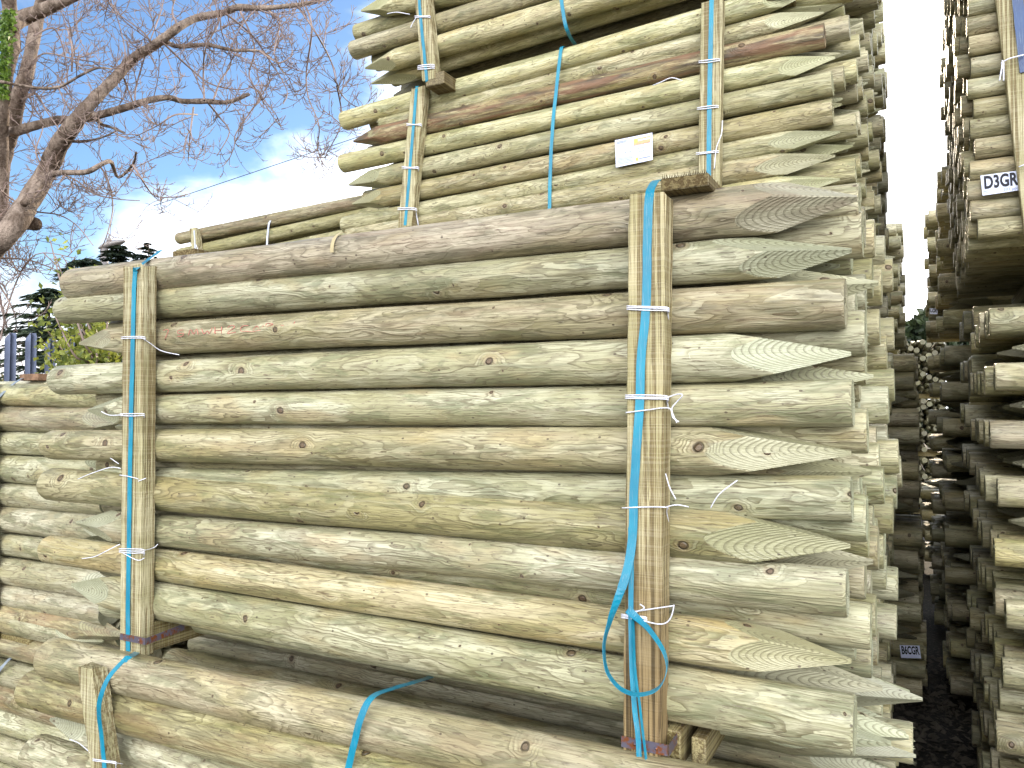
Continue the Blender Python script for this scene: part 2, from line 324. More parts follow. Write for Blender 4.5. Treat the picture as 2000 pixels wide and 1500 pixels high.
# ------------------------------------------------------------------ posts
PL, PR = 2.4, .05
def make_post(name, seed, na=72, hi=True, tip=.27, double=False):
    rng = random.Random(seed); L = PL; R0 = PR
    ph = rng.uniform(0, 6.28); b1, b2 = rng.uniform(-.007, .007), rng.uniform(-.004, .004); tap = rng.uniform(-.05, .05)
    bx = rng.uniform(.8, 1.7); obl = rng.uniform(0, .025); oa = rng.uniform(0, 3.14)
    facets = [2*math.pi*k/4+rng.uniform(-.12, .12) for k in range(4)]; fl = [tip*rng.uniform(.82, 1.12) for _ in range(4)]
    xs = []
    nb = 46 if hi else 14; nt = 46 if hi else 9; x0 = -L/2; x1 = L/2; xt = x1-tip*1.2
    xs = [x0, x0+.0015, x0+.006] + [x0+.006+(xt-x0-.006)*(i+1)/nb for i in range(nb)] + [xt+(x1-.0015-xt)*(i+1)/nt for i in range(nt)]
    V = []; CU = []; F = []; SM = []
    def surf(x, a):
        k = (x+L/2)/L
        r = R0*(1+tap*(k-.5)+obl*math.cos(2*(a-oa)))
        r += .0024*noise.noise(Vector((x*2.2+seed*9, math.cos(a)*1.3, math.sin(a)*1.3)))
        if hi: r += .0011*noise.noise(Vector((x*9+seed*5, math.cos(a)*3, math.sin(a)*3)))
        return r
    def cen(x):
        return (b1*math.sin(math.pi*bx*(x/L+.5)+ph), b2*math.cos(math.pi*1.3*(x/L+.5)+ph))
    for x in xs:
        cy, cz = cen(x)
        for j in range(na):
            a = 2*math.pi*j/na; r = surf(x, a)
            if x-x0 < .005: r -= (.005-(x-x0))*.35
            rp = 1
            for fa, ft in zip(facets, fl):
                t = x1-x; c = math.cos(a-fa)
                if c > .05: rp = min(rp, (.0035+(R0*1.02)*t/ft)/c)
            cu = max(-.02, min(.02, r-rp)); r = min(r, rp)
            V.append((x, cy+r*math.cos(a), cz+r*math.sin(a))); CU.append(cu)
    m = len(xs)
    for i in range(m-1):
        for j in range(na):
            q = (i*na+j, i*na+(j+1) % na, (i+1)*na+(j+1) % na, (i+1)*na+j)
            F.append(tuple(reversed(q))); SM.append(sum(CU[k] for k in q) < 0)
    def cap(ring, flip):
        base = len(V); cy = sum(V[k][1] for k in ring)/na; cz = sum(V[k][2] for k in ring)/na; x = V[ring[0]][0]
        for s_ in (1, .55, .15):
            for k in ring:
                V.append((x+(rng.uniform(-.0008, .0008) if s_ < 1 else 0), cy+(V[k][1]-cy)*s_, cz+(V[k][2]-cz)*s_)); CU.append(.02)
        for s_ in range(2):
            for j in range(na):
                q = (base+s_*na+j, base+s_*na+(j+1) % na, base+(s_+1)*na+(j+1) % na, base+(s_+1)*na+j)
                F.append(q if flip else q[::-1]); SM.append(False)
        q = tuple(base+2*na+j for j in range(na)); F.append(q if flip else q[::-1]); SM.append(False)
    cap(list(range(na)), True); cap([(m-1)*na+j for j in range(na)], False)
    if hi:                                 # torn fibres round the sawn end and tip
        for _ in range(14):
            a = rng.uniform(0, 6.28); cy, cz = cen(x0); r = surf(x0, a)*rng.uniform(.93, 1.0); p = Vector((x0, cy+r*math.cos(a), cz+r*math.sin(a)))
            d = Vector((-rng.uniform(.002, .012), math.cos(a)*rng.uniform(0, .006), math.sin(a)*rng.uniform(-.004, .006)-rng.uniform(0, .006)))
            t = Vector((0, -math.sin(a), math.cos(a)))*rng.uniform(.0005, .0014); n = len(V)
            V += [tuple(p-t), tuple(p+t), tuple(p+d), tuple(p+Vector((.004, 0, 0)))]; CU += [.02]*4; F += [(n, n+1, n+2), (n+1, n, n+3)]; SM += [False]*2
    me = bpy.data.meshes.new(name); me.from_pydata(V, [], F); me.polygons.foreach_set('use_smooth', SM)
    at = me.attributes.new('cut', 'FLOAT', 'POINT'); at.data.foreach_set('value', CU); me.update()
    return me
HI = [make_post('post_shape', s, 72, True, .27+.03*((s*7) % 3-1)) for s in range(12)]
LO = [make_post('post_shape_plain', 50+s, 20, False, .27) for s in range(8)]
HIM = {}
def post(parent, P0, P1, r, spin=0., pool='hi', k=0, mat=None, name='post', label=None):
    """blunt end at P0, point at P1"""
    mat = mat or MP; src = (HI if pool == 'hi' else LO)[k % (12 if pool == 'hi' else 8)]
    key = (src.name, mat.name)
    if key not in HIM:
        me = src.copy(); me.materials.clear(); me.materials.append(mat); HIM[key] = me
    o = bpy.data.objects.new(name, HIM[key]); C.objects.link(o)
    P0, P1 = Vector(P0), Vector(P1); d = P1-P0; L = d.length; x = d.normalized()
    z = Vector((0, 0, 1)); z = z-x*z.dot(x)
    if z.length < .01: z = Vector((0, 1, 0))
    z.normalize(); y = z.cross(x)
    m = Matrix((x, y, z)).transposed() @ Matrix.Rotation(spin, 3, 'X')
    M4 = Matrix.Translation((P0+P1)/2) @ m.to_4x4() @ Matrix.Diagonal((L/PL, r/PR, r/PR, 1))
    o.matrix_world = Matrix.Translation(-parent.location) @ M4; o.parent = parent
    if label: o['label'] = label
    return o

GRP = 'strapped bundles of fence posts'
def bundle(label, x0, x1, y0, z0, rows, cols, D, pool='lo', mat=None, seed=0, hicols=0, skip=(), jx=.03, dz=0., pack=.93, dirp=None, extra_right=0., stuff_after=None, bearers=True, axisY=False, name='post_bundle', onlyends=None, mats=None, lean=0., tipback=.05, hexo=1, jit=.004):
    rng = random.Random(seed); t = thing(name, label, 'post bundle', ((x0+x1)/2, y0, z0-.06), GRP)
    n = 0; st = None
    for c in range(cols):
        for r in range(rows):
            if (c, r) in skip: continue
            yy = y0+D*(.5+c*pack)+rng.uniform(-.004, .004); zz = z0+D*(.5+r)+(D*.5*hexo if (c % 2 and rows > 3) else 0)*(0 if r == rows-1 else 1)+rng.uniform(-jit, jit)
            right = ((r+c) % 3 == 0) if dirp is None else dirp(c, r)
            if rng.random() < (.1 if dirp is None else .015): right = not right
            ex = rng.uniform(-jx, jx)+extra_right*rng.random()+lean*(zz-z0); ex2 = ex+rng.uniform(-.02, .02)
            a = Vector((x0+ex2, yy, zz)); b = Vector((x1+ex, yy+rng.uniform(-.006, .006), zz+dz+rng.uniform(-.006, .006)))
            if axisY:
                a = Vector((x0+D*(.5+c*1.0), y0+rng.uniform(-.03, .03), zz)); b = a+Vector((0, 1.8, 0))
            if right: b.x -= tipback*rng.uniform(.6, 1.6)
            else: a.x += tipback*rng.uniform(.6, 1.6)
            P, Q = (a, b) if right else (b, a)
            pm = mat if not mats else rng.choice(mats)
            if stuff_after is not None and n >= stuff_after:
                if st is None: st = MB(); sc_ = []
                me = LO[(n*5) % 8]; xx = (Q-P).normalized(); z = Vector((0, 0, 1)); yv = z.cross(xx)
                sp = rng.uniform(0, 6.28); mm = Matrix((xx, yv, z)).transposed() @ Matrix.Rotation(sp, 3, 'X'); L = (Q-P).length; cen = (P+Q)/2
                st.add([cen+mm @ Vector((v.co.x*L/PL, v.co.y*D/2/PR, v.co.z*D/2/PR)) for v in me.vertices], [tuple(p.vertices) for p in me.polygons], True)
                sc_ += [q.value for q in me.attributes['cut'].data]
            else:
                post(t, P, Q, D/2*rng.uniform(.94, 1.01), rng.uniform(0, 6.28), 'hi' if c < hicols else 'lo', rng.randrange(99), pm)
            n += 1
    if st:
        o = st.build('rear_posts', mat or MP, t, kind='stuff'); at = o.data.attributes.new('cut', 'FLOAT', 'POINT'); at.data.foreach_set('value', sc_)
    if bearers:
        for fx in (.16, .84):
            b = MB()
            if axisY: b.box((x0, y0+.1+fx*1.4, z0-.075), (cols*D, 0, 0), (0, .08, 0), (0, 0, .073), .004)
            else: b.box((x0+(x1-x0)*fx-.04, y0+.01, z0-.075), (.08, 0, 0), (0, cols*D*pack, 0), (0, 0, .073), .004)
            b.build('bearer', MBY, t)
    return t
def text_mesh(s, name, mat, parent, origin, ux, uy, h, bold=0., xs=1.):
    """upright lettering lying on a sheet: origin lower left, ux/uy unit vectors of the sheet"""
    cu = bpy.data.curves.new(name, 'FONT'); cu.body = s; cu.size = 1; cu.offset = bold; cu.resolution_u = 3
    tmp = bpy.data.objects.new('tmp', cu); C.objects.link(tmp); bpy.context.view_layer.update()
    dg = bpy.context.evaluated_depsgraph_get(); me = bpy.data.meshes.new_from_object(tmp.evaluated_get(dg)); bpy.data.objects.remove(tmp)
    for v in me.vertices:
        p = Vector(origin)+Vector(ux)*v.co.x*h*xs+Vector(uy)*v.co.y*h; v.co = p
    me.materials.clear(); me.materials.append(mat); o = bpy.data.objects.new(name, me); C.objects.link(o); child(o, parent); return o
def sheet(parent, name, mat, TL, TR, BR, BL, curl=.0):
    n = 8; vs = []
    TL, TR, BR, BL = map(Vector, (TL, TR, BR, BL)); nor = (TR-TL).cross(BL-TL).normalized()
    for i in range(n+1):
        for j in range(n+1):
            u, v = i/n, j/n; p = TL.lerp(TR, u).lerp(BL.lerp(BR, u), v); p += nor*curl*math.sin(v*math.pi)*(.6+.4*math.cos(u*4))
            vs.append(p)
    fs = [(i*(n+1)+j, (i+1)*(n+1)+j, (i+1)*(n+1)+j+1, i*(n+1)+j+1) for i in range(n) for j in range(n)]
    b = MB(); b.add(vs, fs, True); b.add([p-nor*.0006 if False else p+nor*.0005 for p in vs], [f[::-1] for f in fs], True)
    return b.build(name, mat, parent)

# ================================================================== the ground
def ground_mat():
    M = Mat('yard_ground'); T = M.n('ShaderNodeTexCoord').outputs['Object']
    n = M.noise(T, 1.2, 6., .65); n2 = M.noise(T, 45., 4., .7)
    c = M.mix(M.mr(n, .35, .65), (.018, .016, .013), (.04, .036, .028)); c = M.mix(M.mr(n2, .5, .7), c, (.13, .11, .08))
    M.bump(M.ma('ADD', n2, n), .6, .03); return M.col(c, .85, .3)
g = MB(); g.add([(-400, -60, 0), (400, -60, 0), (400, 900, 0), (-400, 900, 0)], [(0, 1, 2, 3)])
go = g.build('ground', ground_mat(), None, kind='structure')
rng = random.Random(3); d = MB()
for _ in range(2600):
    p = Vector((rng.uniform(-.5, .7), rng.uniform(2.6, 6), .004)); a = rng.uniform(0, 6.28); l = rng.uniform(.006, .035); wd = l*rng.uniform(.2, .6); u = Vector((math.cos(a), math.sin(a), rng.uniform(0, .5))); v = Vector((-math.sin(a), math.cos(a), rng.uniform(-.2, .4)))
    d.add([p-u*l-v*wd, p+u*l-v*wd, p+u*l*.8+v*wd, p-u*l+v*wd, p+Vector((0, 0, wd*1.2))], [(0, 1, 4), (1, 2, 4), (2, 3, 4), (3, 0, 4)])
d.build('wood_debris', plain('wood_chips', (.07, .06, .045), .8, .3, var=.5, scale=3), None, kind='stuff')

# ================================================================== nearest stack: main bundle
YM = 1.60                                  # front face of the bundle
def line_post(parent, pl, pr, yl, yr, Y, r, tip, spin, k, mat=None, pool='hi'):
    """pl/pr photo (x,y) of the axis near both ends"""
    A = U(pl[0], pl[1], Y+yl); B = U(pr[0], pr[1], Y+yr)
    P, Q = (A, B) if tip == 'r' else (B, A)
    return post(parent, P, Q, r, spin, pool, k, mat)
main = thing('post_bundle', 'largest nearest bundle of thick posts, two battens, looped teal strap, red scribble on one post', 'post bundle', (-1.3, YM, .98), GRP)
MR = .05
# axis left (x,y), axis right (x,y), tip side, spin, shape, material, radius scale, depth offset
rowsM = [
    ((146, 556), (1676, 388), 'r', .62, 0, MPB, 1.06, 0),
    ((128, 608), (1665, 487), 'r', .70, 1, MP, .93, .004),
    ((152, 672), (1652, 590), 'l', .15, 2, MPB, .98, 0),
    ((118, 742), (1664, 690), 'r', .04, 3, MPG, 1.0, -.002),
    ((174, 803), (1666, 783), 'l', 1.0, 4, MPG, .92, .006),
    ((106, 868), (1664, 885), 'r', .0, 5, MPK, 1.03, 0),
    ((150, 938), (1664, 973), 'l', .4, 6, MP, .88, .02),
    ((104, 944), (1662, 1068), 'r', .08, 7, MPK, 1.07, -.004),
    ((148, 1018), (1656, 1162), 'l', .9, 8, MPG, .96, .002),
    ((100, 1074), (1664, 1290), 'r', .12, 9, MPK, .98, 0),
    ((140, 1142), (1670, 1415), 'l', .3, 10, MP, 1.13, -.004),
]
for i, (a, b, tip, spin, k, m, rs, dy) in enumerate(rowsM):
    line_post(main, a, b, MR+dy, MR+dy, YM, MR*rs, tip, spin, k, m)
rng = random.Random(11)
for c in range(1, 9):
    for r in range(11):
        z = U(1665, rowsM[r][1][1], YM+.05).z + (.048 if c % 2 else 0) + rng.uniform(-.006, .006); zl = U(200, rowsM[r][0][1], YM+.05).z+(.048 if c % 2 else 0)+rng.uniform(-.006, .006)
        if r == 0 and c % 2: z -= .03; zl -= .03
        z += -.01 if r == 0 else 0
        y = YM+.05+c*.094+rng.uniform(-.006, .006); x1 = -.108+rng.uniform(-.03, .03)+(.03 if c > 5 else 0); x0 = -2.43+rng.uniform(-.04, .04)
        right = (r+c) % 3 == 0
        if rng.random() < .1: right = not right
        if c == 1: right = rowsM[r][2] != 'r'
        if right and c > 1: x1 -= .07
        if c == 1: x1 = -.098+rng.uniform(-.012, .012)
        A, B = Vector((x0, y, zl)), Vector((x1+(.02 if right else 0), y, z))
        post(main, A if right else B, B if right else A, .047*rng.uniform(.94, 1.04), rng.uniform(0, 1.5), 'hi' if c < 4 else 'lo', rng.randrange(99), rng.choice((MP, MPG, MPK)))

def batten(parent, TL, BL, w_, dep, Y, mat=None, notch=True, name='batten'):
    """upright timber: TL / BL photo points of its left front edge, w_ = width along the posts, dep = thickness towards the posts"""
    A = U(TL[0], TL[1], Y); B = U(BL[0], BL[1], Y); up = A-B; n = max(8, int(up.length/.03)); b = MB(); rg = random.Random(int(TL[0]))
    vs = []; fs = []
    prof = [(0, .003), (.003, 0), (w_-.004, 0), (w_, .004), (w_, dep-.002), (w_-.002, dep), (.002, dep), (0, dep-.002)]; m = len(prof)
    for i in range(n+1):
        for q, (u, v) in enumerate(prof):
            jj = .0012
            z = 0
            if notch and i in (0, n): z = rg.uniform(-.006, .006)
            vs.append(B+up*(i/n)+Vector((u+rg.uniform(-jj, jj), v+rg.uniform(-jj, jj)*.6, z)))
    for i in range(n):
        for q in range(m): fs.append((i*m+q, i*m+(q+1) % m, (i+1)*m+(q+1) % m, (i+1)*m+q))
    fs.append(tuple(reversed(range(m)))); fs.append(tuple(n*m+q for q in range(m)))
    b.add(vs, fs); return b.build(name, mat or MBZ, parent)
YB = 1.545
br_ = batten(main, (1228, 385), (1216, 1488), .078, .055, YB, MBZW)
bl_ = batten(main, (240, 522), (233, 1277), .088, .05, YB+.002, None)
def tube_obj(parent, name, mat, paths, r, n=6, **p):
    b = MB()
    for q in paths: b.tube(smooth_path(q, 6), r, n)
    return b.build(name, mat, parent, **p)
def strapo(parent, pts, width, side=(1, 0, 0), mat=None, name='strap', th=.0012):
    b = MB(); b.ribbon(pts, side, width, th); return b.build(name, mat or MST, parent)
# right strap: over the cap board, down the batten, tail folded in a hanging loop
yf = YB-.0035
strapo(main, [U(1300, 352, YM+.10), U(1284, 352, YM+.03), U(1274, 362, YM-.03), U(1268, 385, yf), U(1264, 470, yf), U(1262, 600, yf), U(1252, 700, yf), U(1250, 780, yf), U(1244, 870, yf), U(1238, 960, yf), U(1236, 1040, yf-.002), U(1228, 1100, yf-.01), U(1214, 1150, yf-.02)], .0185)
strapo(main, [U(1214, 1150, yf-.02), U(1192, 1210, yf-.03), U(1180, 1262, yf-.035), U(1186, 1310, yf-.04), U(1212, 1345, yf-.04), U(1250, 1356, yf-.04), U(1284, 1344, yf-.035), U(1302, 1310, yf-.03), U(1296, 1272, yf-.025), U(1268, 1230, yf-.015), U(1240, 1204, yf-.008), U(1226, 1190, yf-.006)],
       .016, [Vector((1, .3, 0)), Vector((.35, .9, 0)), Vector((.0, 1, 0)), Vector((-.1, 1, .1)), Vector((-.2, 1, .12)), Vector((-.25, 1, .12)), Vector((-.25, 1, .1)), Vector((-.1, 1, .1)), Vector((0, .9, .1)), Vector((.3, .8, 0)), Vector((.8, .4, 0)), Vector((1, 0, 0))], name='strap_loop')
strapo(main, [U(1232, 1030, yf+.001), U(1233, 1100, yf-.001), U(1232, 1190, yf-.002), U(1234, 1290, yf-.002), U(1238, 1370, yf-.006), U(1246, 1440, yf-.012), U(1250, 1520, yf-.012)], .0105, (1, .25, 0), name='strap_tail')
strapo(main, [U(1236, 1195, yf-.004), U(1240, 1300, yf-.008), U(1252, 1400, yf-.014), U(1264, 1500, yf-.016)], .006, (.5, 1, 0), name='strap_tail')
# left strap
yl = YB-.002
strapo(main, [U(345, 488, YM+.28), U(318, 488, YM+.16), U(300, 500, YM+.06), U(270, 522, yl+.004), U(263, 540, yl), U(260, 640, yl), U(257, 760, yl), U(254, 900, yl), U(252, 1050, yl), U(250, 1180, yl), U(250, 1272, yl)], .018)
# cap boards across the top
def board(parent, name, corner, wx, ly, tz, mat, tip=(0, 0, 0)):
    b = MB(); b.box(corner, (wx, 0, 0), Vector((0, ly, 0))+Vector(tip), (0, 0, tz), .002); return b.build(name, mat, parent)
cb = U(1292, 372, YM-.03); board(main, 'cap_board', (cb.x, YM-.035, cb.z-.003), .098, .95, .026, MBYD)
b = MB(); rg = random.Random(5)
for i in range(26):                        # torn saw fibres along the board's near end
    x = cb.x+.004+i*.0036; b.tube([(x, YM-.034, cb.z+.022), (x+rg.uniform(-.002, .002), YM-.037, cb.z+.026+rg.uniform(0, .007))], .0013, 4, True, .0003)
b.build('torn_fibres', MBYD, main)
cl = U(326, 503, YM+.08); board(main, 'cap_board', (cl.x, YM+.10, cl.z-.002), .10, .8, .026, MBYD)
# bearers under the bundle
zb = U(290, 1225, YM).z
b = MB(); q = U(262, 1262, YM); b.box((q.x+.005, YM-.005, q.z-.005), (.075, 0, 0), (0, .93, 0), (0, 0, .085), .003); b.build('bearer', MBY, main)
b = MB(); q = U(1312, 1478, YM-.0); b.box((q.x-.03, YM-.004, q.z-.02), (.05, 0, 0), (0, .93, 0), (0, 0, .075), .003); b.box((q.x+.035, YM+.02, q.z-.02), (.03, 0, 0), (0, .9, 0), (0, 0, .06), .003); b.build('bearer', MBY, main)
# metal bands nailed round the batten feet
def band(parent, y, w_, xl, xr, Y, side):
    b = MB(); A = U(xl, y, Y-.003)+Vector((-.003, 0, 0)); B = U(xr, y, Y-.003)+Vector((.003, 0, 0)); z = A.z; B.z = z; Cc = B+Vector((side, .13, .012))
    b.ribbon([A, A.lerp(B, .5), B-Vector((.002, 0, 0))], (0, 0, 1), w_); b.ribbon([B, B.lerp(Cc, .5), Cc], (0, 0, 1), w_)
    for t in (.3, .75): b.tube([A.lerp(B, t)+Vector((0, .001, 0)), A.lerp(B, t)-Vector((0, .004, 0))], .003, 8)
    return b.build('metal_band', MRU, parent)
band(main, 1243, .019, 236, 284, YB, .004); band(main, 1448, .022, 1216, 1303, YB, .004)
# twine ties
def tie(parent, y, xl, xr, Y, strands=2, tail=None, sl=0., back=.05, r=.0013):
    P = []
    for s_ in range(strands):
        dy = s_*3.2-(strands-1)*1.6
        pts = [U(xl, y+dy, Y+.03), U(xl-1, y+dy, Y-.001), U((xl+xr)/2, y+dy+sl*.5+random.uniform(-1.5, 1.5), Y-.0045), U(xr, y+dy+sl, Y-.002), U(xr, y+dy+sl+8, Y+.02), U(xr+4, y+sl+dy+30, Y+back)]
        P.append(pts)
    if tail: P += tail
    return tube_obj(parent, 'twine', MTW, P, r)
tie(main, 601, 1228, 1304, YB, 3, sl=3)
tie(main, 775, 1225, 1303, YB, 3, sl=2, tail=[[U(1300, 778, yf), U(1322, 770, yf), U(1333, 772, yf-.01), U(1322, 785, yf), U(1312, 800, yf), U(1322, 826, yf)], [U(1222, 806, yf), U(1262, 801, yf-.002), U(1306, 797, yf), U(1314, 815, yf), U(1326, 824, yf)]])
tie(main, 992, 1219, 1302, YB, 1, sl=-1, tail=[[U(1302, 990, yf), U(1322, 986, yf), U(1345, 990, yf+.02)], [U(1300, 925, yf), U(1308, 952, yf), U(1320, 975, yf)], [U(1388, 992, YM-.005), U(1405, 965, YM-.012), U(1440, 938, YM-.008)]])
tie(main, 1203, 1216, 1262, YB, 3, sl=6, tail=[[U(1230, 1196, yf), U(1268, 1190, yf-.004), U(1310, 1184, yf-.012), U(1316, 1184, yf-.012), U(1308, 1210, yf-.008), U(1290, 1219, yf-.006), U(1255, 1212, yf-.004), U(1222, 1203, yf)], [U(1238, 1197, yf), U(1258, 1188, yf-.006), U(1250, 1180, yf-.006)]])
tie(main, 660, 239, 283, YB, 2, sl=0, tail=[[U(275, 659, yl), U(290, 668, yl+.02), U(315, 685, YM-.003), U(350, 693, YM+.01)]])
tie(main, 810, 237, 281, YB, 2, sl=0, tail=[[U(198, 804, yl-.01), U(215, 811, yl-.01), U(240, 810, yl)]])
tie(main, 928, 236, 270, YB, 1, sl=8, tail=[[U(152, 936, yl), U(175, 926, yl-.01), U(215, 913, yl-.01), U(236, 915, yl)], [U(270, 940, yl), U(285, 934, yl+.01)], [U(216, 895, yl), U(232, 906, yl)]])
tie(main, 1075, 235, 281, YB, 3, sl=2, tail=[[U(160, 1091, yl-.01), U(185, 1087, yl-.01), U(210, 1075, yl-.01), U(234, 1063, yl)], [U(281, 1075, yl), U(300, 1070, YM-.01), U(308, 1063, YM-.005)], [U(240, 1080, yl), U(268, 1094, yl-.004), U(282, 1090, yl)]])
# bit of tan tape on the top post, red crayon writing on the third
r1c = U(676, 487, YM+.05)
def wrap_ring(cx, cz, cy, r, a0, a1, w_, n=12):
    return [Vector((cx, cy-r*math.cos(a), cz+r*math.sin(a))) for a in [a0+(a1-a0)*i/n for i in range(n+1)]]
tb = MB(); cz = U(676, (487+17), YM+.05).z
rpt = wrap_ring(r1c.x, U(676, 497, YM+.05).z, YM+.05, .0575, R(-5), R(88), .01); tb.ribbon(rpt, (1, 0, 0), .011, .001); tb.build('tape', MSY, main)
scr = []
rg = random.Random(2); x = 345; base = 648
glyph = [[(0, -8), (6, -8), (2, 12)], [(8, -6), (3, -5), (3, 1), (9, 2), (7, 8), (2, 7)], [(0, 7), (2, -6), (6, 5), (9, -6), (11, 7)], [(0, -6), (3, 6), (7, 0), (9, 6), (12, -7)], [(0, -8), (1, 8), (1, 0), (8, 0), (8, -8), (8, 8)], [(0, -5), (5, -9), (8, -4), (0, 8), (10, 7)], [(9, -6), (2, -5), (1, 5), (9, 7)], [(0, 6), (4, -4), (8, 4), (12, -4)], [(0, 8), (0, -8), (8, -5), (1, 0), (8, 8)], [(2, -2), (6, 0), (2, 5), (0, 2), (4, 8)], [(0, 8), (3, -8)]]
order = [0, 1, 2, 3, 4, 5, 6, 7, 8, 9, 10]
A3 = U(345, 651, YM+.05); B3 = U(610, 638, YM+.05)
for gi in order:
    q = []
    for gx, gy in glyph[gi]:
        xx = x+gx*1.7; yy = 655-(xx-345)*.065+gy*.85
        hit = U(xx, yy, YM+.05); ax = A3.z+(B3.z-A3.z)*(xx-345)/265; dz_ = hit.z-U(xx, 657-(xx-345)*.062, YM+.05).z
        q.append(Vector((hit.x, YM+.05-math.sqrt(max(.0001, .0502**2-dz_**2)), hit.z)))
    scr.append(q); x += 25
sb = MB()
for q in scr: sb.tube(smooth_path(q, 4), .0009, 4)
sb.tube(smooth_path([Vector((U(505+i*14, 650-i*.9+2*(i % 2), YM+.05).x, YM-.0005, U(505+i*14, 650-i*.9+2*(i % 2), YM+.05).z)) for i in range(9)], 3), .0008, 4)
sb.build('crayon_writing', MRED, main)

# ================================================================== bundle under it
YL = 1.475
low = thing('post_bundle', 'bottom bundle of thickest posts with curving teal straps, under the largest bundle', 'post bundle', (-1.3, YL, .05), GRP)
RL = .0585
line_post(low, (100, 1280), (1210, 1514), RL, RL, YL, RL, 'l', .8, 11, MP) if False else None
def lp(a, b, r, tip, k, m=MP, yo=0., xe=None, spin=.5):
    A = U(a[0], a[1], YL+RL+yo); B = U(b[0], b[1], YL+RL+yo); dd = (B-A)/(B.x-A.x); B = A+dd*((xe if xe is not None else -.03)-A.x)
    P, Q = (A, B) if tip == 'r' else (B, A); return post(low, P, Q, r, spin, 'hi', k, m)
lp((102, 1281), (650, 1402), RL*.98, 'r', 7, MPB, xe=-.06)
lp((62, 1345), (650, 1492), RL*1.0, 'r', 3, MPW, yo=-.005, xe=-.05)
lp((100, 1405), (400, 1500), RL*.9, 'l', 5, MP, yo=.03, xe=-.04)
lp((66, 1475), (400, 1590), RL*1.0, 'r', 8, MP, yo=-.01, xe=-.03)
rng = random.Random(23)
for c in range(0, 9):
    for r in range(8):
        if c == 0 and r > 3: continue
        if r >= 6 and c in (2, 3, 4, 5): continue
        
        z = .13+r*.1035+(.05 if c % 2 else 0); y = YL+RL+c*.108
        if r == 7: z = .13+7*.1035+rng.uniform(-.03, .01)
        x1 = -.10+rng.uniform(-.03, .03)+(.05 if c in (3, 5, 6, 7) and r in (5, 6, 7) else 0)
        right = (r+c) % 2 == 0 or (c in (3, 5, 6) and r >= 5)
        A, B = Vector((-2.5+rng.uniform(-.05, .05), y, z)), Vector((x1, y, z+rng.uniform(-.006, .006)))
        post(low, A if right else B, B if right else A, .051*rng.uniform(.95, 1.04), rng.uniform(0, 1.5), 'hi' if c < 4 or r > 5 else 'lo', rng.randrange(99), MP)
for (px, py, Y, x0_, r_) in ((1803, 1366, 2.15, -2.3, .047), (1778, 1350, 2.25, -2.3, .045), (1776, 1441, 1.92, -2.35, .047), (1790, 1474, 2.05, -2.3, .048), (1742, 1450, 1.78, -2.4, .046)):
    Q = U(px, py, Y); post(low, Vector((Q.x-2.42, Y, Q.z+.01)), Q, r_, px*.7, 'hi', px % 12, MP)
batten(low, (150, 1304), (184, 1560), .062, .05, YL-.055)
strapo(low, [U(300, 1250, YM+.3), U(262, 1278, YL+.03), U(240, 1292, YL-.02), U(215, 1320, YL-.06), U(198, 1355, YL-.08), U(193, 1395, YL-.075), U(199, 1445, YL-.06), U(206, 1520, YL-.058)], .017)
strapo(low, [U(870, 1308, YL+.42), U(840, 1322, YL+.28), U(760, 1347, YL+.08), U(735, 1356, YL+.03), U(718, 1372, YL-.0), U(704, 1405, YL-.012), U(694, 1440, YL-.014), U(676, 1520, YL-.012)], .018)
tie(low, 1484, 183, 226, YL-.055, 2, sl=6, tail=[[U(136, 1444, YL-.02), U(155, 1452, YL-.03), U(176, 1470, YL-.055)], [U(226, 1490, YL-.055), U(240, 1492, YL-.02)]])

# ================================================================== stack on the left, behind the near one
YS = 1.93
ls = thing('post_bundle', 'bundle at the left edge with a grey strap over its top, below the palisade fence', 'post bundle', (-3.8, YS, .9), GRP)
rowsL = [(765, 772, 'l', .93), (815, 820, 'r', 1.05), (866, 872, 'l', .92), (915, 925, 'r', 1.1), (966, 980, 'l', .95), (1012, 1035, 'r', 1.1), (1064, 1090, 'l', .9), (1118, 1140, 'r', 1.1), (1166, 1195, 'l', .95), (1206, 1236, 'r', 1.12)]
rng = random.Random(31)
for i, (a, b, tip, rs) in enumerate(rowsL):
    A = U(4, a, YS+.05); B = U(200, b, YS+.05); dd = (B-A)/(B.x-A.x); rx = -2.66 if tip == 'r' else -2.62+rng.uniform(-.15, .0)
    B = A+dd*(rx-A.x); A2 = Vector((B.x-2.2, A.y, A.z))
    P, Q = (A2, B) if tip == 'r' else (B, A2); post(ls, P, Q, .0505*rs, rng.uniform(0, 6.28), 'hi', i+2, MPW if i in (1, 9) else MP)
    for c in range(1, 7):
        y = YS+.05+c*.095; z = A.z+(.045 if c % 2 else 0)-(.045 if (i == 0 and c % 2) else 0); x1 = -2.68+rng.uniform(-.05, .03); right = (i+c) % 2 == 0
        P, Q = Vector((x1-2.2, y, z)), Vector((x1, y, z))
        if not right: P, Q = Q, P
        post(ls, P, Q, .048*rng.uniform(.93, 1.04), rng.uniform(0, 3), 'lo', rng.randrange(99), MP)
strapo(ls, [U(-40, 810, YS-.01), U(0, 773, YS-.008), U(22, 753, YS+.02), U(48, 737, YS+.09), U(85, 729, YS+.18), U(130, 727, YS+.3)], .016, (1, 0, 0), MSG)
q = U(56, 746, YS+.12); board(ls, 'cap_board', (q.x, YS+.08, q.z+.004), .13, .55, .028, plain('reddish_board', (.20, .12, .075), .8, .2, var=.3, scale=40, bump=.3))
q = U(2, 1256, YS); b = MB(); b.box((q.x-.12, YS+.005, q.z-.035), (.3, 0, 0), (0, .6, 0), (0, 0, .07), .003); b.build('bearer', MBY, ls)
batten(ls, (-45, 742), (-44, 1272), .078, .045, YS-.047)
